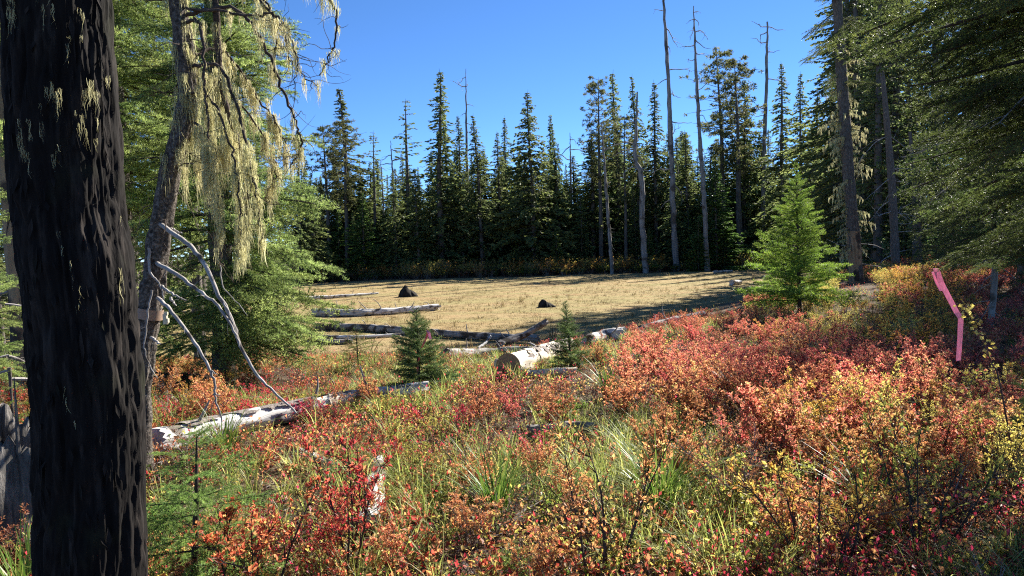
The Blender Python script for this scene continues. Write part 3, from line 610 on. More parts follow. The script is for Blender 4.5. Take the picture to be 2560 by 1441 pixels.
# ------------------------------------------------------------------ the far wall of conifers beyond the meadow
FT = [  # top x, top y, base x, depth, kind, variant, width, name, label
 (815, 312, 826, 90, 'pine', 0, 1.0, 'pine_tree', 'bushy-topped pine at the left end of the far tree line'),
 (868, 222, 882, 94, 'spire', 0, 1.15, 'hemlock_tree', 'tall narrow hemlock rising behind the leftmost bushy far pine'),
 (853, 305, 869, 89, 'pine', 1, 1.0, 'pine_tree', 'brownish pine standing directly in front of a tall narrow hemlock'),
 (932, 328, 941, 92, 'sparse', 0, .9, 'pine_tree', 'thin see-through conifer alone against the sky in the left gap'),
 (1010, 250, 1026, 93, 'sparse', 1, 1.1, 'pine_tree', 'tiered sparse conifer left of the tallest spire in the far line'),
 (1093, 172, 1103, 89, 'spire', 1, 1.25, 'hemlock_tree', 'tallest dark spire in the middle of the far tree line'),
 (1122, 262, 1130, 97, 'hemlock', 0, .8, 'hemlock_tree', 'slim conifer tucked right behind the tallest dark spire'),
 (1150, 288, 1158, 90, 'fir', 0, .8, 'fir_tree', 'ragged fir in front of the thin dead spike'),
 (1196, 285, 1207, 88, 'hemlock', 1, 1.0, 'hemlock_tree', 'olive-green hemlock with a drooping tip right of the thin dead spike'),
 (1243, 330, 1254, 93, 'fir', 1, .9, 'fir_tree', 'mid-height dark fir left of the broad spreading hemlock'),
 (1320, 225, 1337, 87, 'wide', 0, 1.0, 'hemlock_tree', 'broad spreading hemlock with layered boughs near the picture centre'),
 (1257, 292, 1270, 98, 'hemlock', 2, .8, 'hemlock_tree', 'slender hemlock behind the left flank of the broad spreading hemlock'),
 (1370, 286, 1380, 96, 'spire', 0, .9, 'hemlock_tree', 'narrow conifer just right of the broad spreading hemlock'),
 (1392, 306, 1402, 92, 'hemlock', 0, .8, 'hemlock_tree', 'small-topped conifer second to the right of the broad hemlock'),
 (1488, 195, 1504, 88, 'pine', 2, 1.0, 'pine_tree', 'tall pine with tufted top and bare trunk left of two tall snags'),
 (1540, 178, 1552, 95, 'spire', 1, 1.0, 'hemlock_tree', 'pointed dark hemlock just right of the tufted tall pine'),
 (1556, 285, 1566, 86, 'pine', 0, .9, 'pine_tree', 'yellowish-green pine below the pointed dark hemlock'),
 (1590, 186, 1602, 93, 'hemlock', 1, .8, 'hemlock_tree', 'hemlock with nodding tip behind the crooked grey snag'),
 (1630, 200, 1642, 91, 'hemlock', 2, .9, 'hemlock_tree', 'dense dark hemlock left of the tallest bare snag'),
 (1790, 122, 1812, 90, 'pine', 1, 1.1, 'pine_tree', 'left pine of the two with clumped crowns right of the snags'),
 (1838, 150, 1850, 88, 'pine', 2, 1.25, 'pine_tree', 'pine with a flat clumped crown reaching right on a bare dark trunk'),
 (1845, 195, 1862, 92, 'wide', 0, .75, 'hemlock_tree', 'full dark hemlock right behind the flat-crowned pine'),
 (1945, 150, 1956, 84, 'hemlock', 0, .9, 'hemlock_tree', 'tall hemlock just right of the hook-topped snag'),
 (1990, 184, 2002, 78, 'hemlock', 1, .9, 'hemlock_tree', 'tall hemlock directly above the bright young fir'),
 (2030, 215, 2040, 72, 'fir', 2, .9, 'fir_tree', 'dark fir seen between the bright young fir and the mossy trunk'),
 (1710, 330, 1722, 90, 'fir', 1, 1.0, 'fir_tree', 'dark fir standing between the two tall bare snags'),
 (1675, 420, 1690, 84, 'fir', 2, 1.0, 'fir_tree', 'drab fir around the foot of the tallest bare snag'),
 (1780, 400, 1792, 82, 'young', 0, 1.0, 'fir_tree', 'fresh green fir beside the foot of the second tall snag'),
 (1740, 545, 1746, 80, 'young', 1, .9, 'fir_tree', 'small fir at the foot of the second tall snag'),
 (1388, 575, 1392, 83, 'young', 0, .9, 'fir_tree', 'small dark fir at the far meadow edge below the broad hemlock'),
 (1450, 470, 1456, 88, 'fir', 0, .9, 'fir_tree', 'half-height fir left of the tufted tall pine'),
 (745, 320, 752, 80, 'hemlock', 2, .9, 'hemlock_tree', 'dark hemlock peeking out beside the lichen-draped tree'),
 (778, 430, 785, 84, 'fir', 0, 1.0, 'fir_tree', 'low dark fir between the bright left fir and the bushy pine'),
 (905, 480, 911, 86, 'young', 1, .8, 'fir_tree', 'half-height green fir below the brownish pine'),
 (1040, 420, 1048, 87, 'fir', 1, .9, 'fir_tree', 'dark fir under the left side of the tallest spire'),
 (985, 430, 992, 88, 'hemlock', 0, .8, 'hemlock_tree', 'dark hemlock around the thin grey dead trunk in the left gap'),
]
for tx, ty, bx, d, kind, var, wf, nm, lab in FT:
    p = foot(bx, 660, d); H = at(tx, ty, d).z - p.z
    place_tree(FAR, kind, var, p, H, wf * (1.2 if kind not in ('sparse', 'pine') else 1.05) * (1.25 if tx < 1060 else 1.0), (tx * 1.37) % 6.28, nm, lab)
LM = [(780, 'low dark fir at the left end'), (822, 'leftmost bushy pine'), (870, 'brownish pine'), (940, 'thin see-through conifer'), (985, 'thin grey dead trunk'), (1025, 'tiered sparse conifer'), (1100, 'tallest dark spire'), (1168, 'thin dead spike'), (1205, 'olive-green hemlock'), (1255, 'mid-height dark fir'), (1335, 'broad spreading hemlock'), (1390, 'small-topped conifer'), (1430, 'short dead top'), (1502, 'tufted tall pine'), (1550, 'pointed dark hemlock'), (1605, 'crooked grey snag'), (1642, 'dense dark hemlock'), (1686, 'tallest bare snag'), (1722, 'fir between the snags'), (1766, 'second tall snag'), (1812, 'left clumped-crown pine'), (1850, 'flat-crowned pine'), (1908, 'hook-topped snag'), (1956, 'tall hemlock beside the hooked snag'), (2000, 'bright young fir'), (2060, 'gap left of the mossy trunk'), (2120, 'mossy trunk'), (2175, 'right side of the mossy trunk'), (2235, 'grey bare trunk'), (2300, 'thin dark dead trunk'), (2380, 'pink ribbon'), (2470, 'slender grey dead sapling'), (2560, 'overhanging fir at the right edge'),
      (-30, 'left picture edge'), (120, 'huge dark trunk'), (270, 'right edge of the huge dark trunk'), (400, 'lichen-draped trunk'), (540, 'hanging lichen'), (680, 'bright green fir on the left')]
def behind(px): return min(LM, key=lambda l: abs(l[0] - px))[1]
rf = np.random.default_rng(5)
def fill(n, x0, x1, d0, d1, y0, y1, kinds, label, group, bank=FAR, wf=(.75, 1.05), minx=None):
    for i in range(n):
        px = x0 + (x1 - x0) * (i + rf.random()) / n; d = rf.uniform(d0, d1); k = kinds[rf.integers(len(kinds))]
        p = foot(px, 655, d); ty = rf.uniform(y0, y1); H = at(px, ty, d).z - p.z
        place_tree(bank, k, rf.integers(3), p, H, rf.uniform(*wf), rf.uniform(0, 6.28), 'conifer_tree', label + ' behind the ' + behind(px), label + 's behind the ' + behind(px))
fill(11, 745, 1060, 96, 112, 360, 450, ['fir', 'hemlock', 'spire'], 'dark conifer deep in the far stand', 'far stand, left stretch')
fill(9, 1060, 1450, 98, 116, 350, 470, ['fir', 'hemlock', 'spire'], 'dark conifer deep in the far stand', 'far stand, middle stretch')
fill(13, 1450, 2060, 97, 116, 300, 430, ['fir', 'hemlock', 'spire', 'pine'], 'dark conifer deep in the far stand', 'far stand, behind the snags')
fill(30, 745, 1070, 92, 108, 400, 510, ['fir', 'hemlock', 'fir'], 'lower dark conifer', 'low conifers, far left', wf=(1.3, 1.9))
fill(34, 1070, 1480, 92, 110, 360, 470, ['fir', 'hemlock', 'fir'], 'lower dark conifer', 'low conifers, far middle', wf=(1.3, 1.9))
fill(44, 1480, 2080, 90, 110, 320, 440, ['fir', 'hemlock', 'fir'], 'lower dark conifer', 'low conifers, far right', wf=(1.3, 1.9))
fill(14, 760, 1480, 88, 95, 500, 590, ['young', 'fir', 'young'], 'short understorey conifer of the far stand', 'far understorey conifers', wf=(.7, 1.0))
fill(9, 1480, 2050, 84, 93, 460, 570, ['young', 'fir'], 'short understorey conifer of the far stand', 'understorey below the snags', wf=(.7, 1.0))
# darker forest closing the right side
for i, (px, d, ty, k) in enumerate([(2075, 64, 150, 'hemlock'), (2125, 48, -260, 'hemlock'), (2178, 50, -280, 'fir'), (2205, 58, -60, 'hemlock'), (2270, 46, -20, 'fir'), (2330, 52, -150, 'hemlock'), (2390, 40, -90, 'fir'), (2440, 46, -200, 'hemlock'), (2500, 36, -160, 'fir'), (2570, 40, -250, 'hemlock'), (2250, 66, 100, 'fir'), (2420, 60, 0, 'hemlock'), (2150, 46, -300, 'hemlock'), (2108, 56, -330, 'fir'), (2140, 54, -420, 'fir'), (2172, 56, -420, 'hemlock'), (2205, 52, -420, 'fir'), (2238, 49, -400, 'hemlock'), (2195, 40, -220, 'fir'), (2235, 43, -300, 'hemlock'), (2310, 62, 60, 'fir'), (2350, 38, -260, 'hemlock'), (2470, 58, -50, 'fir'), (2540, 52, -100, 'hemlock'), (2100, 78, 230, 'fir'), (2290, 76, 160, 'hemlock'), (2380, 72, 120, 'fir'), (2520, 68, 60, 'hemlock')]):
    p = foot(px, 650, d); place_tree(MID, k, i, p, at(px, ty, d).z - p.z, 1.0, i * 1.3, 'conifer_tree', 'tall shaded conifer of the right-hand forest behind the ' + behind(px), 'dark forest on the right, by the ' + behind(px))
for i, (px, d, ty) in enumerate([(2300, 30, 330), (2380, 26, 380), (2180, 44, 380), (2530, 24, 250), (2460, 33, 300), (2220, 56, 420), (2130, 62, 430), (2340, 48, 400), (2420, 44, 380), (2260, 40, 420), (2500, 40, 330)]):
    p = foot(px, 650, d); place_tree(MID, 'young' if i % 2 else 'fir', i, p, at(px, ty, d).z - p.z, .9, i * 2.1, 'conifer_tree', 'half-height shaded conifer of the right-hand forest behind the ' + behind(px), 'half-grown conifers, by the ' + behind(px))
# forest behind the left trunks
for i, (px, d, ty, k) in enumerate([(-60, 26, -400, 'fir'), (20, 38, 60, 'hemlock'), (110, 30, -500, 'fir'), (230, 34, -300, 'hemlock'), (330, 26, -600, 'fir'), (420, 36, -150, 'hemlock'), (500, 30, -300, 'fir'), (590, 44, 80, 'hemlock'), (660, 50, 200, 'fir'), (705, 60, 290, 'hemlock'), (-10, 18, 180, 'fir')]):
    p = foot(px, 660, d); place_tree(MID, k, i, p, at(px, ty, d).z - p.z, .95, i * 1.7, 'conifer_tree', 'tall conifer of the left-hand wood behind the ' + behind(px), 'left wood, by the ' + behind(px))

# ------------------------------------------------------------------ dead snags of the far side
snag('dead_snag', 'tallest bare grey snag, its top cut by the picture edge', [(1690, 655), (1684, 540), (1677, 350), (1668, 150), (1655, -60)], 82, .42, .13,
     [(.97, 1, 1.6), (.9, -1, 1.2), (.86, 1, 2.4), (.8, 1, 1.6), (.74, 1, 2.6), (.7, -1, 1.8), (.66, 1, 2.2), (.58, 1, 2.8), (.52, 1, 1.8), (.46, 1, 2.6), (.42, -1, 2.2), (.36, 1, 2.4), (.32, -1, 1.6)], 1)
snag('dead_snag', 'second tall bare grey snag with fine twigs at its tip', [(1767, 655), (1762, 540), (1752, 380), (1740, 180), (1734, 15)], 80, .36, .06,
     [(.99, 1, .8), (.97, -1, 1.0), (.95, 1, 1.2), (.93, -1, 1.4), (.9, 1, 1.8), (.88, 1, 2.0), (.87, -1, 1.5), (.83, 1, 1.8), (.8, -1, 1.2), (.76, 1, 1.3), (.7, 1, 1.6), (.63, 1, 1.4), (.5, 1, 1.5)], 2)
snag('dead_snag', 'bare snag with a hooked branch crown rising behind the right-hand hemlocks', [(1905, 655), (1908, 480), (1912, 330), (1917, 180), (1918, 55)], 90, .36, .12,
     [(.99, 1, 2.0), (.98, -1, 2.0), (.95, -1, 2.6), (.9, -1, 2.0), (.86, 1, 1.8), (.72, 1, 2.4), (.6, -1, 3.2), (.57, -1, 1.5)], 3)
snag('dead_snag', 'crooked grey snag with a dog-leg bend and pale peeled base', [(1614, 655), (1607, 560), (1603, 440), (1588, 400), (1590, 330), (1594, 230)], 79, .38, .1,
     [(.72, -1, 3.0), (.7, -1, 2.4), (.66, 1, 1.6), (.5, -1, 2.2), (.45, 1, 1.5), (.85, -1, 1.6), (.9, 1, 1.4), (.6, -1, 2.2)], 4)
snag('dead_snag', 'thin straight pale snag below the tufted tall pine', [(1530, 655), (1522, 560), (1512, 430), (1503, 305)], 79, .24, .06, [(.9, 1, 1.0), (.75, -1, .9), (.6, 1, .7)], 5)
snag('dead_snag', 'thin dead spike standing against the sky right of the tallest spire', [(1170, 655), (1168, 480), (1166, 320), (1165, 172)], 96, .26, .04,
     [(.96, -1, 1.4), (.92, -1, 2.0), (.9, 1, 1.0), (.8, 1, 1.0), (.75, -1, .9), (.7, 1, 1.6), (.65, 1, 1.2)], 6)
snag('dead_snag', 'short dead top with level branches right of the broad hemlock', [(1432, 655), (1428, 500), (1425, 332)], 94, .24, .04, [(.95, 1, 1.2), (.9, -1, 2.4), (.88, 1, 2.0), (.82, -1, 2.6), (.78, 1, 1.6), (.7, -1, 1.8)], 7)
snag('dead_snag', 'thin grey dead trunk with drooping bare twigs in the left gap', [(992, 655), (985, 500), (976, 352)], 91, .22, .04, [(.93, 1, 1.2), (.88, -1, 1.8), (.84, 1, 2.2), (.8, -1, 2.0), (.75, 1, 2.0), (.7, -1, 1.6), (.66, 1, 2.0)], 8)
snag('dead_snag', 'faint bare pole left of the thin grey dead trunk', [(966, 655), (958, 500), (952, 400)], 93, .16, .04, [(.9, 1, .8), (.8, -1, .8)], 9)

# ------------------------------------------------------------------ near bough prototypes
rb = np.random.default_rng(77)
B_left = [bough_mesh('bough', 1.5, rb, 'needle_left', gap=.085, ln=.036, w=.0075, per_m=160, droop=.16, lift=.1) for _ in range(4)]
B_bright = [bough_mesh('bough', 1.2, rb, 'needle_bright', gap=.085, ln=.05, w=.011, per_m=95, droop=.1, lift=.12, width=.42) for _ in range(3)]
B_dark = [bough_mesh('bough', 1.6, rb, 'needle_dark', gap=.075, ln=.026, w=.0045, per_m=230, droop=.22, lift=.12, width=.42) for _ in range(4)]
B_sap = [bough_mesh('bough', .5, rb, 'needle_sap', gap=.04, ln=.028, w=.006, per_m=260, droop=.1, lift=.1, width=.42, r0=.005) for _ in range(4)]
B_sapy = [bough_mesh('bough', .5, rb, 'needle_bright', gap=.06, ln=.024, w=.0036, per_m=200, droop=.25, lift=.15, width=.34, r0=.004, sub=False) for _ in range(3)]
B_near = [bough_mesh('bough', .6, rb, 'needle_near', gap=.07, ln=.022, w=.0042, per_m=420, droop=.14, lift=.08, width=.42, r0=.006, bare=.1) for _ in range(4)]
B_dead = [bough_mesh('dead_bough', 1.2, rb, 'needle_dark', gap=.14, droop=.5, lift=.1, width=.35, wood='deadbranch', dead=1, bare=.15) for _ in range(3)]
B_lich = []
for q in range(3):      # dead boughs hung with lichen
    g = G(); u = np.linspace(0, 1, 10); ax = np.stack([u * 1.0, .05 * np.sin(u * 5 + q), .18 * u - .5 * u ** 2], 1)
    polyseg(g, ax, .022, .006, 0, 5)
    for k in range(22):
        i = rb.uniform(1.2, 9) ** 1.0; p = np.array([np.interp(i, np.arange(10), ax[:, j]) for j in range(3)]); lichen_clump(g, p, rb.uniform(.08, .3) * (2.2 if rb.random() < .2 else 1), rb, 9, .02, .007, 1)
    for k in range(6): branchy(g, ax[rb.integers(2, 9)], (.6, rb.normal(), -.3), .35, .007, rb, 0, 0)
    B_lich.append(g.mesh('lichen_bough', [M['twig'], M['lichen']]))

# ------------------------------------------------------------------ right: mossy trunk, bright young fir, overhanging fir
def mossy_trunk():
    rng = np.random.default_rng(41); d = 27.0
    b = foot(2143, 742, d); e = empty('mossy_conifer', b); tag(e, 'mossy old conifer with a bare tan lower trunk and hanging lichen', 'tree')
    cl = [(2143, 735), (2132, 560), (2119, 400), (2105, 200), (2093, 0), (2080, -250), (2068, -480)]
    pts = [Vector((0, 0, -.2))] + [at(x, y, d) - b for x, y in cl]
    P = spline(pts, 60); r = lerp_r([.4, .27, .235, .215, .2, .18, .15, .1], 60)
    g = G(); tube(g, P, r, 16, .16, 7, 4, ridge=.1, ridge_n=10); obj('trunk', g.mesh('trunk', [M['bark']], True), e)
    k = int(60 * 1.75 / 7.0) + 2
    g = G(); tube(g, P[:k], r[:k] * 1.015 + .004, 14, .16, 7, 9, caps=False); obj('bare_wood', g.mesh('bare_wood', [M['tanwood']], True), e)
    zt = P[:, 2]
    def ax(z): return (np.interp(z, zt, P[:, 0]), np.interp(z, zt, P[:, 1]))
    c = empty('lichen_branches', parent=e)
    for i in range(105):
        z = rng.uniform(1.0, 6.4) if i < 88 else rng.uniform(6.4, 9); o = obj('lichen_bough', B_lich[i % 3], c); x, y = ax(z); o.location = (x, y, z)
        az = rng.choice([0, math.pi]) + rng.normal(0, .7); o.rotation_euler = (0, rng.uniform(-.3, .35), az); s = rng.uniform(.3, .75) * (1.6 if rng.random() < .25 else 1); o.scale = (s, s, s)
    for i in range(7):
        g = G(); z = rng.uniform(.8, 2.6); x, y = ax(z); branchy(g, (x, y, z), (rng.choice([1, .9, -1]), rng.normal(0, .4), -.5), rng.uniform(.7, 1.3), .025, rng, 0, 0)
        obj('dead_branch', g.mesh('dead_branch', [M['deadbranch']], True), c)
    crown_of(e, B_dark, 9, 26, 7.6, 17, 1.9, rng, 1.6, lambda t: 1.15 - .7 * t, (-.3, .1), axis=ax)
mossy_trunk()
def young_fir():
    rng = np.random.default_rng(42); d = 15.5
    b = foot(2000, 790, d); e = empty('young_fir', b); tag(e, 'bright green young fir standing above the red thicket by the meadow', 'tree')
    top = at(1990, 400, d) - b; H = top.z
    obj('stem', stem_mesh('stem', [(0, 0, -.1), tuple(top * .5), tuple(top)], [.05, .03, .006], 'twig', 7), e)
    ax = lambda z: (top.x * z / H, top.y * z / H)
    crown_of(e, B_bright, H, 95, .3, H * .98, 1.3, rng, 1.2, lambda t: (1 - t) ** 1.0 * (1 + .22 * math.sin(t * 34)) + .06, (.0, .55), axis=ax)
young_fir()
def overhang_fir():
    rng = np.random.default_rng(43); d = 4.6
    b = foot(2700, 900, d); e = empty('overhanging_fir', b); tag(e, 'dark fir with boughs hanging in from the upper right corner', 'tree')
    H = 8.0; obj('trunk', stem_mesh('trunk', [(0, 0, -.2), (.05, .1, 4), (0, 0, H)], [.14, .11, .02], 'bark', 12, .15, 5), e)
    crown_of(e, B_dark, H, 170, 1.5, H * .97, 1.6, rng, 1.6, lambda t: (.62 + 1.0 * t if t < .38 else 1.0 - (t - .38) * 1.3), (-.25, -.05), side=(math.pi + .15, .75, .6), jitter=.22)
    q = [ch for ch in e.children if ch.name.startswith('crown')][0]
    for (x0, y0, dd, az, tl, s) in [(2470, 610, 5.6, math.pi + .1, -.42, .3), (2500, 600, 5.5, math.pi - .2, -.3, .34), (2520, 640, 5.7, math.pi + .35, -.25, .3)]:
        o = obj('bough', B_dark[0], q); o.location = at(x0, y0, dd) - b; o.rotation_euler = (.1, -tl, az); o.scale = (s, s, s)
    c = empty('dead_branches', parent=e)
    for i in range(4):
        o = obj('dead_bough', B_dead[i % 3], c); o.location = (0, 0, rng.uniform(2.2, 3.2)); o.rotation_euler = (0, rng.uniform(-.1, .5), math.pi + rng.normal(0, .6)); s = rng.uniform(.6, 1.1); o.scale = (s, s, s)
overhang_fir()
def back_fir():
    rng = np.random.default_rng(44); d = 11.5
    b = foot(2640, 800, d); e = empty('fir_tree', b); tag(e, 'sunlit-edged fir behind the overhanging boughs at the right edge', 'tree')
    H = 5.6; obj('trunk', stem_mesh('trunk', [(0, 0, -.2), (0, 0, H)], [.1, .015], 'bark', 10), e)
    crown_of(e, B_dark, H, 80, 1.5, H * .97, 1.7, rng, 1.5, lambda t: (1 - t) ** .6 + .05, (-.3, .1), side=(math.pi, .9, .5), jitter=.2)
back_fir()
def near_wood():
    for px, d, H, lab in [(2770, 17.5, 13, 'tall fir whose sunlit boughs fill the upper right behind the overhanging fir'), (2560, 21, 15, 'tall lichen-hung fir behind the pink ribbon, deep in the upper right')]:
        rng = np.random.default_rng(int(px)); b = foot(px, 760, d); e = empty('fir_tree', b); tag(e, lab, 'tree')
        obj('trunk', stem_mesh('trunk', [(0, 0, -.2), (0, 0, H)], [.2, .02], 'bark', 10), e)
        crown_of(e, B_left if px == 2770 else B_dark, H, 170, 2.6, H * .97, 2.9, rng, 1.5, lambda t: (1 - t) ** .6 + .05, (-.35, .1), jitter=.22)
near_wood()
def grey_trunk(px, py, d, top, r, label, seed, n, mat='bark'):
    rng = np.random.default_rng(seed); b = foot(px, py, d); e = empty('dead_conifer', b); tag(e, label, 'tree')
    t = at(top[0], top[1], d) - b; P = spline([(0, 0, -.1), tuple(t * .5 + Vector((.1, 0, 0))), tuple(t)], 20)
    g = G(); tube(g, P, lerp_r([r, r * .8, r * .5], 20), 9, .15, 6, seed); obj('trunk', g.mesh('trunk', [M[mat]], True), e)
    for i in range(n):
        k = rng.integers(1, 15); g = G(); branchy(g, P[k], (rng.choice([-1, 1]), rng.normal(0, .5), -.35), rng.uniform(.5, 1.0) * r * 12, r * .13, rng, 0, 1, .3, -.05)
        obj('dead_branch', g.mesh('dead_branch', [M['deadbranch']], True), e)
grey_trunk(2240, 690, 34, (2205, 180), .2, 'grey bare trunk in the shade right of the mossy conifer', 51, 16, 'bark')
grey_trunk(2290, 650, 38, (2275, 330), .17, 'thin dark dead trunk deep in the shaded forest', 52, 10, 'bark')
grey_trunk(2476, 745, 12, (2470, 430), .055, 'slender grey dead sapling trunk with curved pale twigs at the right', 53, 22, 'greywood')

# ------------------------------------------------------------------ left: the great dark trunk
def dark_trunk():
    rng = np.random.default_rng(61); d = 2.6
    cl = [(236, 1760), (228, 1441), (221, 1000), (196, 700), (172, 500), (141, 0), (80, -900), (20, -1900)]
    pts = [at(x, y, d) for x, y in cl]; b = Vector((pts[0].x, d, gz(pts[0].x, d))); pts[0].z = b.z - .1
    e = empty('dark_trunked_conifer', b); tag(e, 'huge dark trunk in deep shade filling the left foreground', 'tree')
    n = 480; P = spline([p - b for p in pts], n); r = lerp_r([.215, .19, .182, .181, .18, .177, .15, .12], n)
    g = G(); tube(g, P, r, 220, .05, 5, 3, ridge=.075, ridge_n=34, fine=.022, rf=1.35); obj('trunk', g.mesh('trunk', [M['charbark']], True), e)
    # loose bark flakes and tufts of lichen on the bark
    g = G()
    for k in range(150):
        px = rng.uniform(70, 330); py = rng.uniform(-20, 1430); p = at(px, py, d); i = int(np.argmin(np.abs(P[:, 2] - (p.z - b.z)))); c = P[i] + np.array(b)
        x = np.clip((p.x - c[0]) / r[i], -.96, .96); q = np.array([c[0] + x * r[i], c[1] - math.sqrt(1 - x * x) * r[i] * 1.0, p.z]) - np.array(b)
        nrmv = np.array([x, -math.sqrt(1 - x * x), 0]); tv = np.array([nrmv[1], -nrmv[0], 0]) * rng.uniform(.004, .011); l = rng.uniform(.03, .1)
        leaves(g, q[None], np.array([[rng.normal(0, .01), 0, -l]]) + nrmv[None] * rng.uniform(0, .014), tv[None], nrmv[None], .03, 0, .5)
    obj('bark_flakes', g.mesh('bark_flakes', [M['charbark']]), e)['kind'] = 'stuff'
    g = G()
    for px, py, L, k in [(105, 55, .1, 14), (120, 70, .12, 14), (190, 20, .1, 12), (205, 250, .14, 22), (202, 290, .12, 20), (150, 345, .1, 14), (128, 360, .09, 16), (155, 395, .1, 10), (255, 225, .16, 14), (268, 250, .18, 16), (245, 300, .12, 14), (262, 330, .1, 12), (180, 330, .08, 10), (230, 640, .08, 5), (235, 980, .09, 6), (250, 700, .1, 5), (240, 60, .1, 10), (175, -10, .12, 12), (228, 120, .1, 8), (275, 180, .12, 10), (300, 560, .1, 8), (318, 720, .16, 8), (60, 200, .1, 8), (210, 380, .1, 10)]:
        p = at(px, py, d); i = int(np.argmin(np.abs(P[:, 2] - (p.z - b.z)))); c = P[i] + np.array(b)
        x = np.clip((p.x - c[0]) / r[i], -.98, .98); q = np.array([c[0] + x * r[i] * 1.02, c[1] - math.sqrt(1 - x * x) * r[i] * 1.0, p.z]) - np.array(b)
        
        for _ in range(3): lichen_clump(g, q + rng.normal(0, .014, 3) * np.array([1, .2, 2.2]), L * rng.uniform(.3, .9), rng, max(3, k // 2), .004, .0006, 0)
    obj('lichen', g.mesh('lichen', [M['lichen']]), e)['kind'] = 'stuff'
    def ax(z): return (np.interp(z, P[:, 2], P[:, 0]), np.interp(z, P[:, 2], P[:, 1]))
dark_trunk()

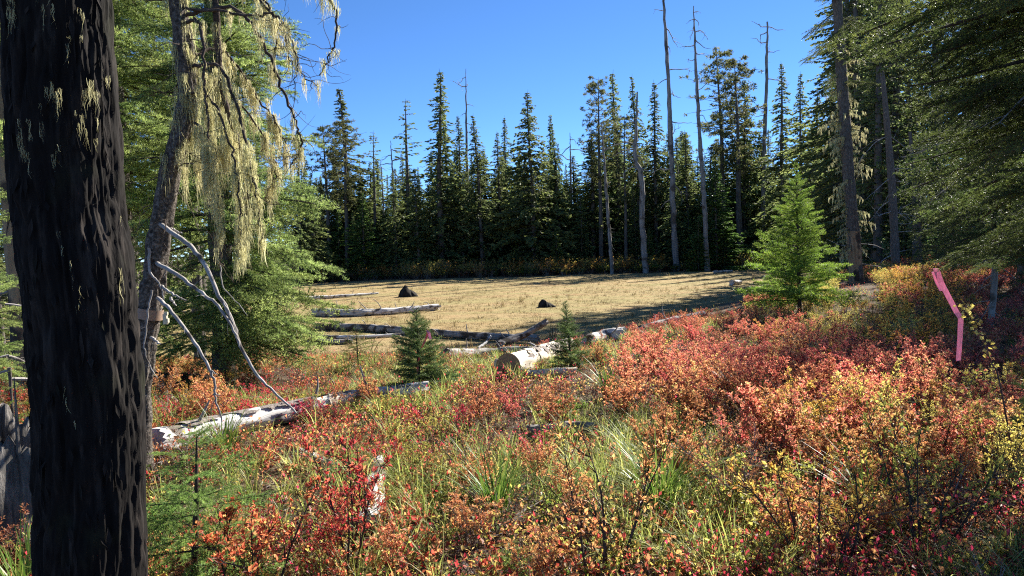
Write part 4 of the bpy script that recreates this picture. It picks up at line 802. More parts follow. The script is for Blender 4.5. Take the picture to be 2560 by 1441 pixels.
# ------------------------------------------------------------------ left: the lichen-draped leaning tree
def lichen_tree():
    rng = np.random.default_rng(62); d = 5.0
    cl = [(350, 1010), (352, 940), (372, 800), (388, 680), (402, 560), (428, 420), (462, 300), (470, 220), (455, 100), (440, -20), (425, -200), (410, -500)]
    pts = [at(x, y, d) for x, y in cl]; b = Vector((pts[0].x, d, gz(pts[0].x, d))); pts.insert(0, Vector((pts[0].x - .03, d, b.z - .1)))
    e = empty('lichen_draped_tree', b); tag(e, 'leaning tree draped in pale lichen, with white broken branches', 'tree')
    n = 120; P = spline([p - b for p in pts], n); r = lerp_r([.088, .078, .075, .077, .079, .078, .07, .068, .065, .064, .06, .05, .03], n)
    g = G(); tube(g, P, r, 40, .2, 9, 6, ridge=.12, ridge_n=14); obj('trunk', g.mesh('trunk', [M['scalybark']], True), e)
    B_ = np.array(b)
    def W(x, y, dd=0): return np.array(at(x, y, d + dd)) - B_
    # brown strap with a pale tag round the trunk
    i = int(np.argmin(np.abs(P[:, 2] - W(385, 778)[2]))); g = G(); tube(g, P[i - 1:i + 2] , r[i - 1:i + 2] * 1.13, 28, 0, caps=False); obj('strap', g.mesh('strap', [M['strap']], True), e)
    g = G(); q = W(414, 800, -.06); 
    for (x0, x1, z0, z1, y0, y1) in [(-.014, .012, -.03, .04, -.012, .012), (-.008, .018, .035, .055, -.008, .008), (.008, .02, -.02, .01, -.01, .014)]:
        v = np.array([[x, y, z] for x in (x0, x1) for y in (y0, y1) for z in (z0, z1)]) + q
        g.add(v, np.array([[0, 1, 3, 2], [4, 6, 7, 5], [0, 4, 5, 1], [2, 3, 7, 6], [0, 2, 6, 4], [1, 5, 7, 3]]))
    obj('buckle', g.mesh('buckle', [M['buckle']]), e)
    # white broken branches sweeping down to the right
    for path, r0 in [([(402, 560, -.05), (470, 612, -.2), (510, 660, -.3), (545, 735, -.4), (580, 800, -.4), (604, 870, -.45), (640, 935, -.5), (690, 985, -.5), (742, 1032, -.5)], .020),
                     ([(392, 658, -.07), (440, 685, -.25), (500, 730, -.35), (550, 770, -.4), (585, 830, -.45), (606, 880, -.45)], .018),
                     ([(395, 745, -.08), (430, 780, -.25), (480, 850, -.35), (520, 915, -.4), (536, 960, -.4), (540, 1000, -.4), (556, 1055, -.4)], .016),
                     ([(372, 620, -.08), (376, 680, -.1), (398, 710, -.12), (410, 750, -.12)], .013), ([(400, 715, -.1), (440, 740, -.2), (466, 752, -.2)], .012),
                     ([(380, 725, -.1), (368, 790, -.12), (362, 860, -.14), (372, 910, -.14), (392, 945, -.14)], .0085), ([(425, 572, -.05), (455, 583, -.1)], .012),
                     ([(425, 745, -.1), (440, 765, -.14)], .012), ([(378, 843, -.08), (402, 862, -.15)], .014), ([(545, 735, -.4), (570, 780, -.42), (597, 850, -.45)], .009),
                     ([(550, 665, .1), (560, 720, .05), (595, 760, .05), (620, 790, 0)], .006), ([(534, 985, -.4), (552, 990, -.42)], .007), ([(527, 925, -.4), (541, 938, -.42)], .006)]:
        g = G(); pp = spline([W(*q) for q in path], 5 * len(path)); pp += rng.normal(0, .003, pp.shape); polyseg(g, pp, r0 * .85, r0 * .3, 0, 8)
        for k in range(3, len(pp) - 2, 5):
            if rng.random() < .55: branchy(g, pp[k], nrm(pp[k + 1] - pp[k - 1]) + rng.normal(0, .6, 3), rng.uniform(.04, .16), r0 * .22, rng, 0, 0, .5, -.02, 4)
        o = obj('broken_branch', g.mesh('broken_branch', [M['deadbranch']], True), e)
    # drooping dead limbs hung with lichen
    limbs = [([(440, -60, 0), (600, -110, -.1), (760, -60, -.2), (835, 20, -.2), (835, 110, -.2), (800, 190, -.2)], .014), ([(445, -20, 0), (600, -30, .1), (700, 60, .1), (725, 150, .1), (790, 215, .1)], .012),
             ([(455, 40, 0), (580, 20, -.1), (660, 110, -.2), (705, 220, -.2), (745, 320, -.2), (752, 375, -.2), (722, 420, -.2)], .015), ([(470, 140, 0), (560, 130, .2), (640, 240, .25), (700, 330, .25), (715, 400, .25)], .012),
             ([(470, 170, 0), (550, 170, -.15), (600, 300, -.25), (630, 430, -.3), (648, 540, -.3), (655, 610, -.3)], .014), ([(470, 230, 0), (530, 250, -.2), (580, 380, -.3), (600, 520, -.35), (598, 640, -.35)], .012),
             ([(465, 290, 0), (515, 340, -.1), (540, 470, -.2), (548, 560, -.2), (540, 650, -.2)], .010), ([(450, -40, 0), (530, -30, 0), (545, 120, 0), (565, 260, -.05), (605, 390, -.1), (618, 520, -.1), (600, 620, -.1)], .03),
             ([(440, 415, 0), (500, 400, -.1), (560, 365, -.15), (590, 345, -.2)], .006), ([(460, 20, 0), (620, 40, -.3), (690, 40, -.35), (740, 130, -.4), (735, 230, -.4)], .01), ([(455, 60, 0), (500, 60, -.1), (510, 200, -.2), (520, 330, -.25), (510, 440, -.2)], .014),
             ([(445, -30, 0), (560, -60, .1), (660, 0, .1), (690, 90, .1), (680, 180, .1)], .011), ([(470, 200, 0), (560, 220, .1), (650, 330, .1), (690, 420, .1), (660, 500, .1)], .01)]
    tr = G()
    for path, r0 in limbs:
        g = G(); gl = G(); pp = spline([W(*q) for q in path], 8 * len(path)); pp += rng.normal(0, .006, pp.shape); polyseg(g, pp, r0, r0 * .3, 0, 6)
        m = len(pp)
        for k in range(m):
            if k > m * .3 and rng.random() < .5:
                branchy(g, pp[k], (rng.normal(0, .7), rng.normal(0, .5), rng.uniform(-1, .3)), rng.uniform(.12, .4), .003, rng, 0, 0, .7, -.05, 5)
            inner = float(np.clip(1.2 - np.hypot(pp[k][0] - W(570, 380)[0], (pp[k][2] - W(570, 380)[2]) * .5) / .42, .0, 1))
            if k > m * .12 and rng.random() < .45 + .3 * inner:
                for _ in range(1):
                    L_ = rng.uniform(.07, .2) + .22 * inner * rng.random(); lichen_clump(gl, pp[k] + rng.normal(0, .015, 3), L_, rng, int(16 + 100 * L_), .012, .0016, 0)
        o = obj('limb', g.mesh('limb', [M['twig']], True), e)
        obj('lichen', gl.mesh('lichen', [M['lichen']]), o)['kind'] = 'stuff'
    # lichen and short twigs down the trunk itself
    gl = G()
    for k in range(90):
        i = rng.integers(62, 110); a = rng.uniform(0, 6.28); q = P[i] + r[i] * np.array([math.cos(a), math.sin(a), 0]); lichen_clump(gl, q, rng.uniform(.08, .3), rng, 26, .015, .0018, 0)
    obj('lichen', gl.mesh('lichen', [M['lichen']]), e)['kind'] = 'stuff'
    for (x, y, L) in [(585, 560, .5), (655, 620, .25), (640, 600, .3), (630, 655, .12), (508, 560, .16), (560, 590, .3), (545, 610, .2)]:
        pass
    g = G()
    for k in range(26):
        i = rng.integers(38, 100); branchy(g, P[i], (rng.normal(), rng.normal(0, .6), rng.uniform(-.6, .3)), rng.uniform(.2, .5), .0045, rng, 0, 1, .6, -.05, 5)
    obj('twigs', g.mesh('twigs', [M['twig']], True), e)['kind'] = 'stuff'
lichen_tree()

# left firs with live green boughs
def near_fir(px, py, d, H, n, zlo, rmax, boughs, L0, label, seed, r0, prof, tilt=(-.35, .3), lean=(0, 0), trunkmat='bark', side=None, name='fir_tree'):
    rng = np.random.default_rng(seed); b = foot(px, py, d); e = empty(name, b); tag(e, label, 'tree')
    P = [(0, 0, -.15), (lean[0] * .4, lean[1] * .4, H * .5), (lean[0], lean[1], H)]
    obj('trunk', stem_mesh('trunk', P, [r0 * 1.2, r0, r0 * .7, .015], trunkmat, 14, .18, seed, 40, .08), e)
    Q = spline(P, 20); ax = lambda z: (np.interp(z, Q[:, 2], Q[:, 0]), np.interp(z, Q[:, 2], Q[:, 1]))
    crown_of(e, boughs, H, n, zlo, H * .97, rmax, rng, L0, prof, tilt, axis=ax, side=side, jitter=.2)
    c = empty('dead_branches', parent=e)
    for i in range(5):
        z = rng.uniform(.5, zlo + 1.2); o = obj('dead_bough', B_dead[i % 3], c); o.location = (*ax(z), z); o.rotation_euler = (0, rng.uniform(0, .5), rng.uniform(0, 6.28)); s = rng.uniform(.4, .9); o.scale = (s, s, s)
    return e
near_fir(560, 940, 10.5, 10.5, 210, .6, 1.8, B_left, 1.5, 'bright green fir with low boughs sweeping toward the meadow', 71, .15, lambda t: (1 - t) ** .55 * .98 + .05, (-.25, .3), lean=(.25, .2), side=(-.1, 1.0, .45))
near_fir(330, 930, 11.5, 13, 190, 2.6, 2.1, B_left, 1.5, 'green fir showing between the dark trunk and the lichen-draped tree', 72, .13, lambda t: (1 - t) ** .5 + .05, (-.3, .2))
near_fir(62, 900, 8.2, 11, 60, 3.2, 1.6, B_left, 1.5, 'fir with a smooth brown trunk at the left edge', 73, .11, lambda t: (1 - t) ** .5 + .05, (-.4, .1), trunkmat='tanwood')
near_fir(500, 880, 13.5, 9, 50, 3.6, 1.3, B_left, 1.5, 'slim dark-trunked fir just left of the bright green fir', 74, .1, lambda t: (1 - t) ** .6 + .05, (-.3, .2))
near_fir(-70, 900, 6.5, 3.2, 40, .5, .9, B_left, 1.5, 'low fir boughs reaching in at the left edge', 75, .05, lambda t: (1 - t) ** .7 + .05, (-.1, .4), name='young_fir')
near_fir(30, 1010, 5.6, .75, 26, .1, .4, B_sapy, .5, 'small yellowish fir seedling behind the burnt stump', 76, .012, lambda t: (1 - t) ** .7 + .1, (0, .5), name='fir_seedling')

# ------------------------------------------------------------------ saplings
def sapling(bx, by, tx, ty, n, rmax, boughs, L0, label, seed, r0=.014, prof=None, zlo=.12, tilt=(.05, .7), d=None, stem='twig'):
    rng = np.random.default_rng(seed); b = hit(bx, by) if d is None else foot(bx, by, d); b = Vector((b.x, b.y, gz(b.x, b.y)))
    t = at(tx, ty, b.y) - b; H = t.z; e = empty('fir_sapling', b); tag(e, label, 'sapling')
    obj('stem', stem_mesh('stem', [(0, 0, -.08), tuple(t * .5 + Vector((.01, 0, 0))), tuple(t)], [r0 * 1.2, r0 * .8, .0025], stem, 7), e)
    ax = lambda z: (t.x * z / H, t.y * z / H)
    crown_of(e, boughs, H, n, zlo * H, H * .97, rmax, rng, L0, prof or (lambda q: (1 - q) ** .8 + .07), tilt, axis=ax, jitter=.22)
    return e
sapling(1047, 992, 1040, 768, 74, .44, B_sap, .5, 'dark green sapling with a pink ribbon, on the white fallen log', 81, .02)
sapling(1428, 930, 1412, 752, 75, .32, B_sap, .5, 'narrow dark sapling beside the pale sawn log', 82, .016, zlo=.05)
sapling(895, 935, 888, 812, 44, .42, B_sapy, .5, 'thin yellow-green sapling left of the ribboned sapling', 83, .012, tilt=(-.1, .5), zlo=.25)
sapling(1500, 915, 1502, 860, 26, .24, B_sap, .5, 'knee-high bushy sapling at the edge of the red thicket', 84, .01)
sapling(1695, 985, 1700, 925, 22, .2, B_sap, .5, 'tiny dark sapling poking out of the orange thicket', 85, .01)
sapling(478, 1520, 492, 1085, 30, .5, B_near, .6, 'open-branched young fir at the lower left with a bare dark stem', 86, .017, lambda q: 1.15 - .85 * q, .2, (-.1, .4), d=3.3, stem='twig')
sapling(1290, 1500, 1285, 1370, 16, .2, B_near, .6, 'small dark seedling low in the grass at the bottom edge', 87, .008, d=3.3)
sapling(2560, 1010, 2570, 930, 14, .4, B_sap, .5, 'pale-tipped fir seedling at the right edge of the thicket', 88, .01, d=5.0)

# ------------------------------------------------------------------ ribbons
def ribbon(name, label, pts, w, mat, wdir=(1, 0, 0), twist=0.0, cat='ribbon'):
    Q = np.array([tuple(p) for p in pts]); P = np.stack([np.interp(np.linspace(0, len(Q) - 1, 40), np.arange(len(Q)), Q[:, k]) for k in range(3)], 1); n = len(P); a = np.linspace(0, twist, n); g = G()
    wd = np.stack([np.cos(a), np.sin(a), 0 * a], 1) * w * .5
    nn = nrm(np.cross(nrm(np.gradient(P, axis=0)), nrm(wd))) * .0008
    V = np.stack([P - wd + nn, P + wd + nn, P + wd - nn, P - wd - nn], 1); i = np.arange(n - 1)[:, None] * 4; j = np.arange(4)[None]; k = (j + 1) % 4
    b = P[-1].copy(); g.add(V.reshape(-1, 3) - b, np.stack([i + j, i + k, i + 4 + k, i + 4 + j], -1).reshape(-1, 4))
    o = obj(name, g.mesh(name, [M[mat]], False)); o.location = b; tag(o, label, cat); return o
d0 = 5.6
ribbon('flagging_ribbon', 'long pink flagging ribbon hanging from the overhanging fir', [at(2340, 672, d0 + .06), at(2352, 706, d0 + .02), at(2392, 782, d0), at(2402, 796, d0 - .02), at(2400, 840, d0 - .02), at(2396, 902, d0 - .02)], .05, 'pink', twist=.3)
ribbon('flagging_ribbon', 'short folded pink ribbon end beside the long pink ribbon', [at(2335, 680, d0 + .05), at(2342, 705, d0 + .05), at(2352, 728, d0 + .05)], .04, 'pink', twist=.6)
sd = hit(1047, 992).y
ribbon('flagging_ribbon', 'faded pink ribbon knotted on the dark green sapling', [at(1070, 825, sd - .1), at(1066, 845, sd - .1), at(1052, 875, sd - .1), at(1046, 905, sd - .1), at(1042, 940, sd - .1)], .022, 'oldpink', twist=1.0)
ribbon('flagging_ribbon', 'pale pink ribbon loop at the top of the faded ribbon', [at(1068, 826, sd - .1), at(1072, 832, sd - .12), at(1076, 848, sd - .12)], .03, 'pink', twist=.6)
# yellow-leaved shoot in front of the shade
def shoot():
    rng = np.random.default_rng(5); g = G(); P = [np.array(at(x, y, 4.3)) for x, y in [(2500, 960), (2480, 910), (2455, 850), (2430, 800), (2405, 755)]]
    base = np.array([P[0][0] + .12, P[0][1], gz(P[0][0], P[0][1])]); S = spline([base] + P, 30); polyseg(g, S - base, .006, .002, 0, 5)
    L = G()
    for k in range(60):
        i = int(min(29, 29 - abs(rng.normal(0, 7)))) ; d = nrm(rng.normal(size=3) + np.array([0, 0, .2])); p = S[i] - base + d * rng.uniform(.005, .05); l = rng.uniform(.02, .04)
        D = nrm(rng.normal(size=3)) * l; W = nrm(np.cross(D, rng.normal(size=3))) * l * .4; leaves(L, p[None], D[None], W[None], nrm(np.cross(W, D))[None], .1, 0, rng.uniform(.3, .9))
    e = empty('leafy_shoot', base); tag(e, 'thin shoot with yellow leaves in front of the shade by the pink ribbon', 'shrub')
    obj('stem', g.mesh('stem', [M['shrubstem']], True), e); obj('foliage', L.mesh('foliage', [M['yellow']]), e)
shoot()

# ------------------------------------------------------------------ fallen logs and stumps
def fallen_log(label, pxs, r0, r1, mat, seed, stubs=0, lift=.7, name='fallen_log', cut=None, n=None, up=None, bare=None, sides=30):
    rng = np.random.default_rng(seed); pts = []
    for q in pxs:
        p = hit(q[0], q[1]); pts.append(Vector((p.x, p.y, p.z + r0 * lift + (q[2] if len(q) > 2 else 0))))
    b = pts[0].copy(); b.z = gz(b.x, b.y); e = empty(name, b); tag(e, label, 'log')
    n = n or 40; P = spline([p - b for p in pts], n); r = lerp_r([r0, (r0 + r1) / 2 * 1.02, r1], n)
    g = G(); tube(g, P, r, sides, .26, 8, seed, ridge=.09 if not cut else .03, ridge_n=9, ragged=0 if cut else .9); obj('wood', g.mesh('wood', [M[mat]], True), e)
    for k in range(stubs):
        i = int((k + .5 + rng.uniform(-.3, .3)) / stubs * (n - 1)); g = G()
        d = np.array([rng.normal(0, .6), rng.normal(0, .4), rng.uniform(.5, 1)]); L = r0 * rng.uniform(1.2, 2.6); polyseg(g, spline([P[i], P[i] + nrm(d) * (r[i] + L * .5), P[i] + nrm(d) * (r[i] + L) + rng.normal(0, .2, 3) * L], 8), r0 * .16, r0 * .06, 0, 6)
        obj('branch_stub', g.mesh('branch_stub', [M['deadbranch']], True), e)
    if cut is not None:
        d = nrm(P[0] - P[1]); ref = np.array([0, 0, 1.0]); u = nrm(np.cross(d, ref)); w = np.cross(u, d); g = G(); th = np.linspace(0, 2 * np.pi, 32, endpoint=False)
        rings = np.linspace(0, 1, 8); V = []; A = []
        for q in rings: V += [P[0] + d * (.006 + .002 * math.sin(5 * q)) + (u * math.cos(a) + w * math.sin(a)) * r0 * .985 * q * (1 + .03 * vnoise(math.cos(a) * 2, math.sin(a) * 2)) for a in th]; A += [q] * 32
        i = np.arange(7)[:, None] * 32; j = np.arange(32)[None]; k = (j + 1) % 32
        g.add(np.array([np.ravel(v) for v in V]), np.stack([i + j, i + k, i + 32 + k, i + 32 + j], -1).reshape(-1, 4), 0, np.array(A)); obj('sawn_end', g.mesh('sawn_end', [M['sawn']]), e)
    for f0, f1, t0, t1, bm, bn, thr in (bare or []):
        i0, i1 = int(f0 * n), int(f1 * n); S = spline(P[i0:i1], (i1 - i0) * 3); d = nrm(np.gradient(S, axis=0)); sv = nrm(np.cross(np.array([0, 0, 1.0]), d)); uv = np.cross(d, sv)
        if sv[0, 1] > 0: sv = -sv; uv = np.cross(sv, d) if np.cross(sv, d)[0, 2] > 0 else -np.cross(sv, d)
        K = 16; th = np.linspace(t0, t1, K); m = len(S); rr = (np.interp(np.linspace(i0, i1, m), np.arange(n), r) * 1.05 + .005)[:, None] * (1 + .05 * vnoise(np.arange(m)[:, None] * .4, th[None] * 5, seed))
        X = S[:, None, :] + rr[..., None] * (np.cos(th)[None, :, None] * sv[:, None, :] + np.sin(th)[None, :, None] * uv[:, None, :])
        i = np.arange(m - 1)[:, None] * K; j = np.arange(K - 1)[None]; g = G(); f = np.stack([i + j, i + j + 1, i + K + j + 1, i + K + j], -1).reshape(-1, 4)
        c = X.reshape(-1, 3)[f].mean(1); edge = np.minimum(np.tile(np.arange(K - 1), m - 1), 2) * .12
        keep = vnoise(c[:, 0] * 7, c[:, 1] * 7, c[:, 2] * 14) + .4 * vnoise(c[:, 0] * 25, c[:, 1] * 25, c[:, 2] * 25) > thr - edge + .2; g.add(X, f[keep]); o = obj(bn, g.mesh(bn, [M[bm]], True), e); o['kind'] = 'stuff'
    return e
fallen_log('long white fallen log crossing the left foreground under the broken branches', [(385, 1140), (520, 1105), (700, 1062), (850, 1030), (960, 1012), (1060, 997)], .112, .08, 'whitewood', 1, 3, .9, bare=[(.5, .72, -.1, 1.3, 'palewood', 'peeled_patch', -.25), (.05, .95, .85, 2.6, 'flakybark', 'bark_sheet', -.12)], n=60)
fallen_log('white log chunk pointing at the viewer in the lower middle', [(925, 1335), (935, 1260), (950, 1180)], .07, .06, 'whitewood', 2, 0, .9)
fallen_log('short broken white branch lying among red leaves left of centre', [(745, 1150), (810, 1175), (880, 1205)], .045, .03, 'whitewood', 3, 1, 1.2, name='fallen_branch')
fallen_log('grey log end half buried in the orange shrubs', [(1478, 1094), (1430, 1090), (1372, 1094), (1320, 1098)], .06, .05, 'greywood', 4, 0, 1.2)
fallen_log('pale smooth log with a sawn end facing the viewer', [(1271, 945), (1330, 925), (1425, 882)], .17, .13, 'palewood', 5, 1, .9, cut=1, sides=28, bare=[(.25, 1, .1, 2.6, 'flakybark', 'bark_sheet', .25)])
fallen_log('thin pale pole lying against the pale sawn log', [(1320, 948), (1370, 945), (1440, 940)], .05, .04, 'palewood', 6, 0, 1.4)
fallen_log('weathered grey log lying level behind the pale sawn log', [(1112, 898), (1200, 893), (1290, 888), (1345, 884)], .12, .09, 'greywood', 7, 3, .8)
fallen_log('splintered grey log propped up and slanting to the right', [(1250, 878, .1), (1310, 872, .3), (1368, 868, .62)], .12, .08, 'greywood', 8, 2, .8)
fallen_log('short pale splinter standing by the propped log', [(1195, 880, .05), (1215, 878, .2), (1228, 877, .38)], .04, .03, 'whitewood', 9, 0, 1, name='fallen_branch')
fallen_log('long dark grey log along the near edge of the meadow', [(790, 826), (900, 828), (1000, 836), (1110, 844), (1220, 852), (1345, 858)], .16, .12, 'greywood', 10, 6, .9, n=60)
fallen_log('thin pale pole in front of the long dark log', [(800, 848), (900, 848), (1000, 842)], .08, .06, 'whitewood', 11, 2, .9)
fallen_log('low crumbling log at the left near edge of the meadow', [(760, 862), (830, 862), (880, 860)], .1, .08, 'greywood', 12, 2, .9)
fallen_log('stout grey log with upright stubs out on the dry meadow', [(788, 791), (880, 792), (980, 787), (1097, 776)], .21, .15, 'whitewood', 13, 9, .85, n=50)
fallen_log('thin bleached log far out on the left of the meadow', [(740, 753), (800, 749), (870, 744), (946, 738)], .17, .07, 'whitewood', 14, 5, .8)
fallen_log('white log end showing beside the narrow dark sapling', [(1470, 868), (1510, 858), (1560, 850)], .14, .12, 'whitewood', 15, 1, .9)
fallen_log('grey log behind the top edge of the red thicket', [(1600, 836), (1680, 815), (1760, 797)], .13, .1, 'greywood', 16, 3, .9)
fallen_log('small pale log by the lowest bough of the bright young fir', [(1828, 714), (1850, 712)], .2, .18, 'whitewood', 17, 0, .8)
fallen_log('thin grey pole on the far meadow edge below the second snag', [(1785, 684), (1830, 681)], .16, .12, 'whitewood', 18, 0, .8)
fallen_log('silver root log beneath the lichen-draped tree', [(372, 925, .12), (400, 985, .05), (445, 1025)], .06, .045, 'greywood', 19, 1, .8)
fallen_log('dark burnt log beneath the left firs', [(385, 968), (430, 965), (470, 962)], .1, .08, 'blackstump', 20, 0, .8)
fallen_log('pale broken stick between the red shrubs and the dark trunk', [(360, 1150), (430, 1135), (505, 1120)], .035, .03, 'whitewood', 21, 0, 1.4, name='fallen_branch')

def stump(label, px, py, w, h, mat, seed, jag=.35, d=None, flare=.45, slant=0.3):
    rng = np.random.default_rng(seed); b = hit(px, py) if d is None else foot(px, py, d); b.z = gz(b.x, b.y); g = G(); n, s = 14, 48; r = w / 2
    th = np.linspace(0, 2 * np.pi, s, endpoint=False); top = h * (1 - jag * (.5 + .5 * np.cos(th - slant)) - jag * .3 * (.5 + .5 * vnoise(np.cos(th) * 2 + seed, np.sin(th) * 2)) - .25 * jag * rng.random(s) ** 2)
    z = np.linspace(0, 1, n)[:, None] * top[None]; rr = r * (1 + flare * (1 - np.linspace(0, 1, n)[:, None] ** 1.7)) * (1 + .3 * vnoise(np.cos(th) * 3.5, np.sin(th) * 3.5, z * 2 + seed) + .07 * vnoise(np.cos(th) * 14, np.sin(th) * 14, z * 4))
    X = np.stack([rr * np.cos(th), rr * np.sin(th), z - .04], -1); tc = np.stack([r * np.cos(th) + 0 * z, r * np.sin(th) + 0 * z, z], -1)
    i = np.arange(n - 1)[:, None] * s; j = np.arange(s)[None]; k = (j + 1) % s
    e = empty('tree_stump', b); tag(e, label, 'stump')
    g.add(X, np.stack([i + j, i + k, i + s + k, i + s + j], -1).reshape(-1, 4), 0, .5, tc)
    Xi = X[-1] * np.array([.7, .7, 1]); Xj = Xi * np.array([.8, .8, 1]) - np.array([0, 0, h * .35]); a = np.vstack([X[-1], Xi, Xj, Xj.mean(0)[None]])
    f = [np.stack([q * s + np.arange(s), q * s + (np.arange(s) + 1) % s, (q + 1) * s + (np.arange(s) + 1) % s, (q + 1) * s + np.arange(s)], -1) for q in (0, 1)]
    g.add(a, np.concatenate(f)); g.add(np.vstack([Xj, Xj.mean(0)[None]]), np.stack([np.arange(s), (np.arange(s) + 1) % s, np.full(s, s)], -1))
    obj('wood', g.mesh('wood', [M[mat]], True), e); return e, g
stump('pointed dark stump in the middle of the meadow beyond the stubbed log', 1022, 742, .5, .95, 'blackstump', 31, .5, flare=1.7)
stump('low dark stump alone on the right half of the meadow', 1366, 768, .42, .5, 'blackstump', 33, .45, flare=1.3)
se, _ = stump('charred silver-grey stump with splintered top beside the dark trunk', 40, 1225, .42, .98, 'stump', 34, .3, d=4.0)
rs = np.random.default_rng(3)
for k in range(9):
    a = rs.uniform(3.4, 6.2); g = G(); p = np.array([math.cos(a) * .2, math.sin(a) * .2, .5]); w = rs.uniform(.012, .03)
    tube(g, spline([p, p + np.array([0, 0, .2]), p + np.array([rs.normal(0, .01), 0, rs.uniform(.4, .62)])], 8), lerp_r([w, w * .8, .003], 8), 6, .3, 6, k); obj('splinter', g.mesh('splinter', [M['stump']]), se)

# ------------------------------------------------------------------ shrubs: the nearest are things, the rest one thicket
KINDS = {'orange': dict(style='whorl', h=.72, n=3), 'salmon': dict(style='whorl', h=.72, n=3), 'red': dict(style='along', h=.5, n=3), 'crimson': dict(style='along', h=.42, n=2), 'yellow': dict(style='along', h=.75, n=3),
         'yelgreen': dict(style='along', h=.5, n=3), 'amber': dict(style='whorl', h=.7, n=2), 'green': dict(style='along', h=.35, n=2), 'rust': dict(style='along', h=.4, n=2), 'bare': dict(style='along', h=.6, n=2)}
SH = {}
for q, (k, v) in enumerate(KINDS.items()):
    SH[k] = [shrub_meshes(900 + q * 10 + i, k if k != 'bare' else 'rust', v['h'], .42, 9 if v['style'] == 'whorl' else 8, v['style'], .031 if v['style'] == 'whorl' else .026, 'palestem' if (i == 1 or k == 'bare') else 'shrubstem', .16 if k == 'bare' else 1.0) for i in range(v['n'])]
BIG = [shrub_meshes(1500 + i, k, .8, .34, 5, 'along', .036, 'shrubstem', .8) for i, k in enumerate(('red', 'red', 'orange', 'rust'))]      # tall stems with large leaves, close by
PATCH = [('salmon', 2050, 880, 420, 110, 1.4), ('salmon', 1800, 960, 260, 110, 1.2), ('orange', 1800, 1060, 330, 140, 1.3), ('orange', 2100, 1080, 300, 120, 1.0), ('amber', 2250, 1180, 260, 140, 1.0), ('yellow', 2130, 770, 130, 45, 3.0),
         ('amber', 2290, 800, 90, 60, 1.6), ('yellow', 2400, 1080, 170, 110, 2.2), ('yelgreen', 2420, 1330, 240, 140, 1.2), ('salmon', 2450, 930, 160, 60, 1.5), ('rust', 1800, 800, 180, 35, 2.0), ('crimson', 1080, 1060, 130, 60, 1.9), ('crimson', 640, 980, 170, 40, 2.2), ('red', 900, 970, 150, 50, 1.2),
         ('orange', 1250, 1100, 250, 90, 1.0), ('orange', 1350, 1180, 200, 80, .9), ('red', 800, 1250, 260, 160, .9), ('red', 450, 1180, 160, 160, 1.6), ('orange', 480, 900, 200, 50, 1.1), ('amber', 520, 880, 150, 40, .8), ('yelgreen', 1500, 1260, 300, 120, 1.2), ('yelgreen', 900, 1050, 200, 60, .7), ('green', 1400, 1010, 70, 30, 2.0),
         ('rust', 1250, 930, 200, 45, 1.6), ('rust', 1000, 880, 260, 30, 2.2), ('yelgreen', 750, 900, 120, 40, .6), ('red', 40, 1150, 90, 160, 1.6), ('yelgreen', 200, 1330, 150, 120, .8), ('crimson', 1750, 1220, 60, 40, 1.3), ('yellow', 900, 1100, 40, 30, .9), ('orange', 60, 900, 120, 60, .9)]
# rectangles of the photo that must stay clear of nearer shrubs: x0, y0, x1, y1, depth of the thing behind
def hy(px, py): return hit(px, py).y
CLEAR = [(560, 1050, 830, 1105, hy(700, 1075)), (1260, 880, 1410, 945, hy(1300, 940)), (1000, 820, 1090, 985, hy(1047, 992)), (1400, 780, 1450, 900, hy(1428, 930)), (1110, 820, 1370, 885, hy(1200, 893)), (915, 1200, 955, 1290, hy(935, 1330)), (790, 760, 1340, 850, hy(1000, 838)),
         (1465, 835, 1560, 862, hy(1510, 860)), (870, 820, 920, 930, hy(895, 935)), (1840, 640, 2080, 760, 15.0), (1375, 1068, 1480, 1090, hy(1430, 1090)), (1640, 1240, 1720, 1441, 4.5), (0, 960, 100, 1180, 3.9), (360, 560, 420, 960, 4.9), (2110, 600, 2170, 735, 27), (1270, 640, 1850, 770, 40), (750, 1150, 870, 1190, hy(810, 1180)), (550, 1000, 740, 1030, hy(700, 1060))]
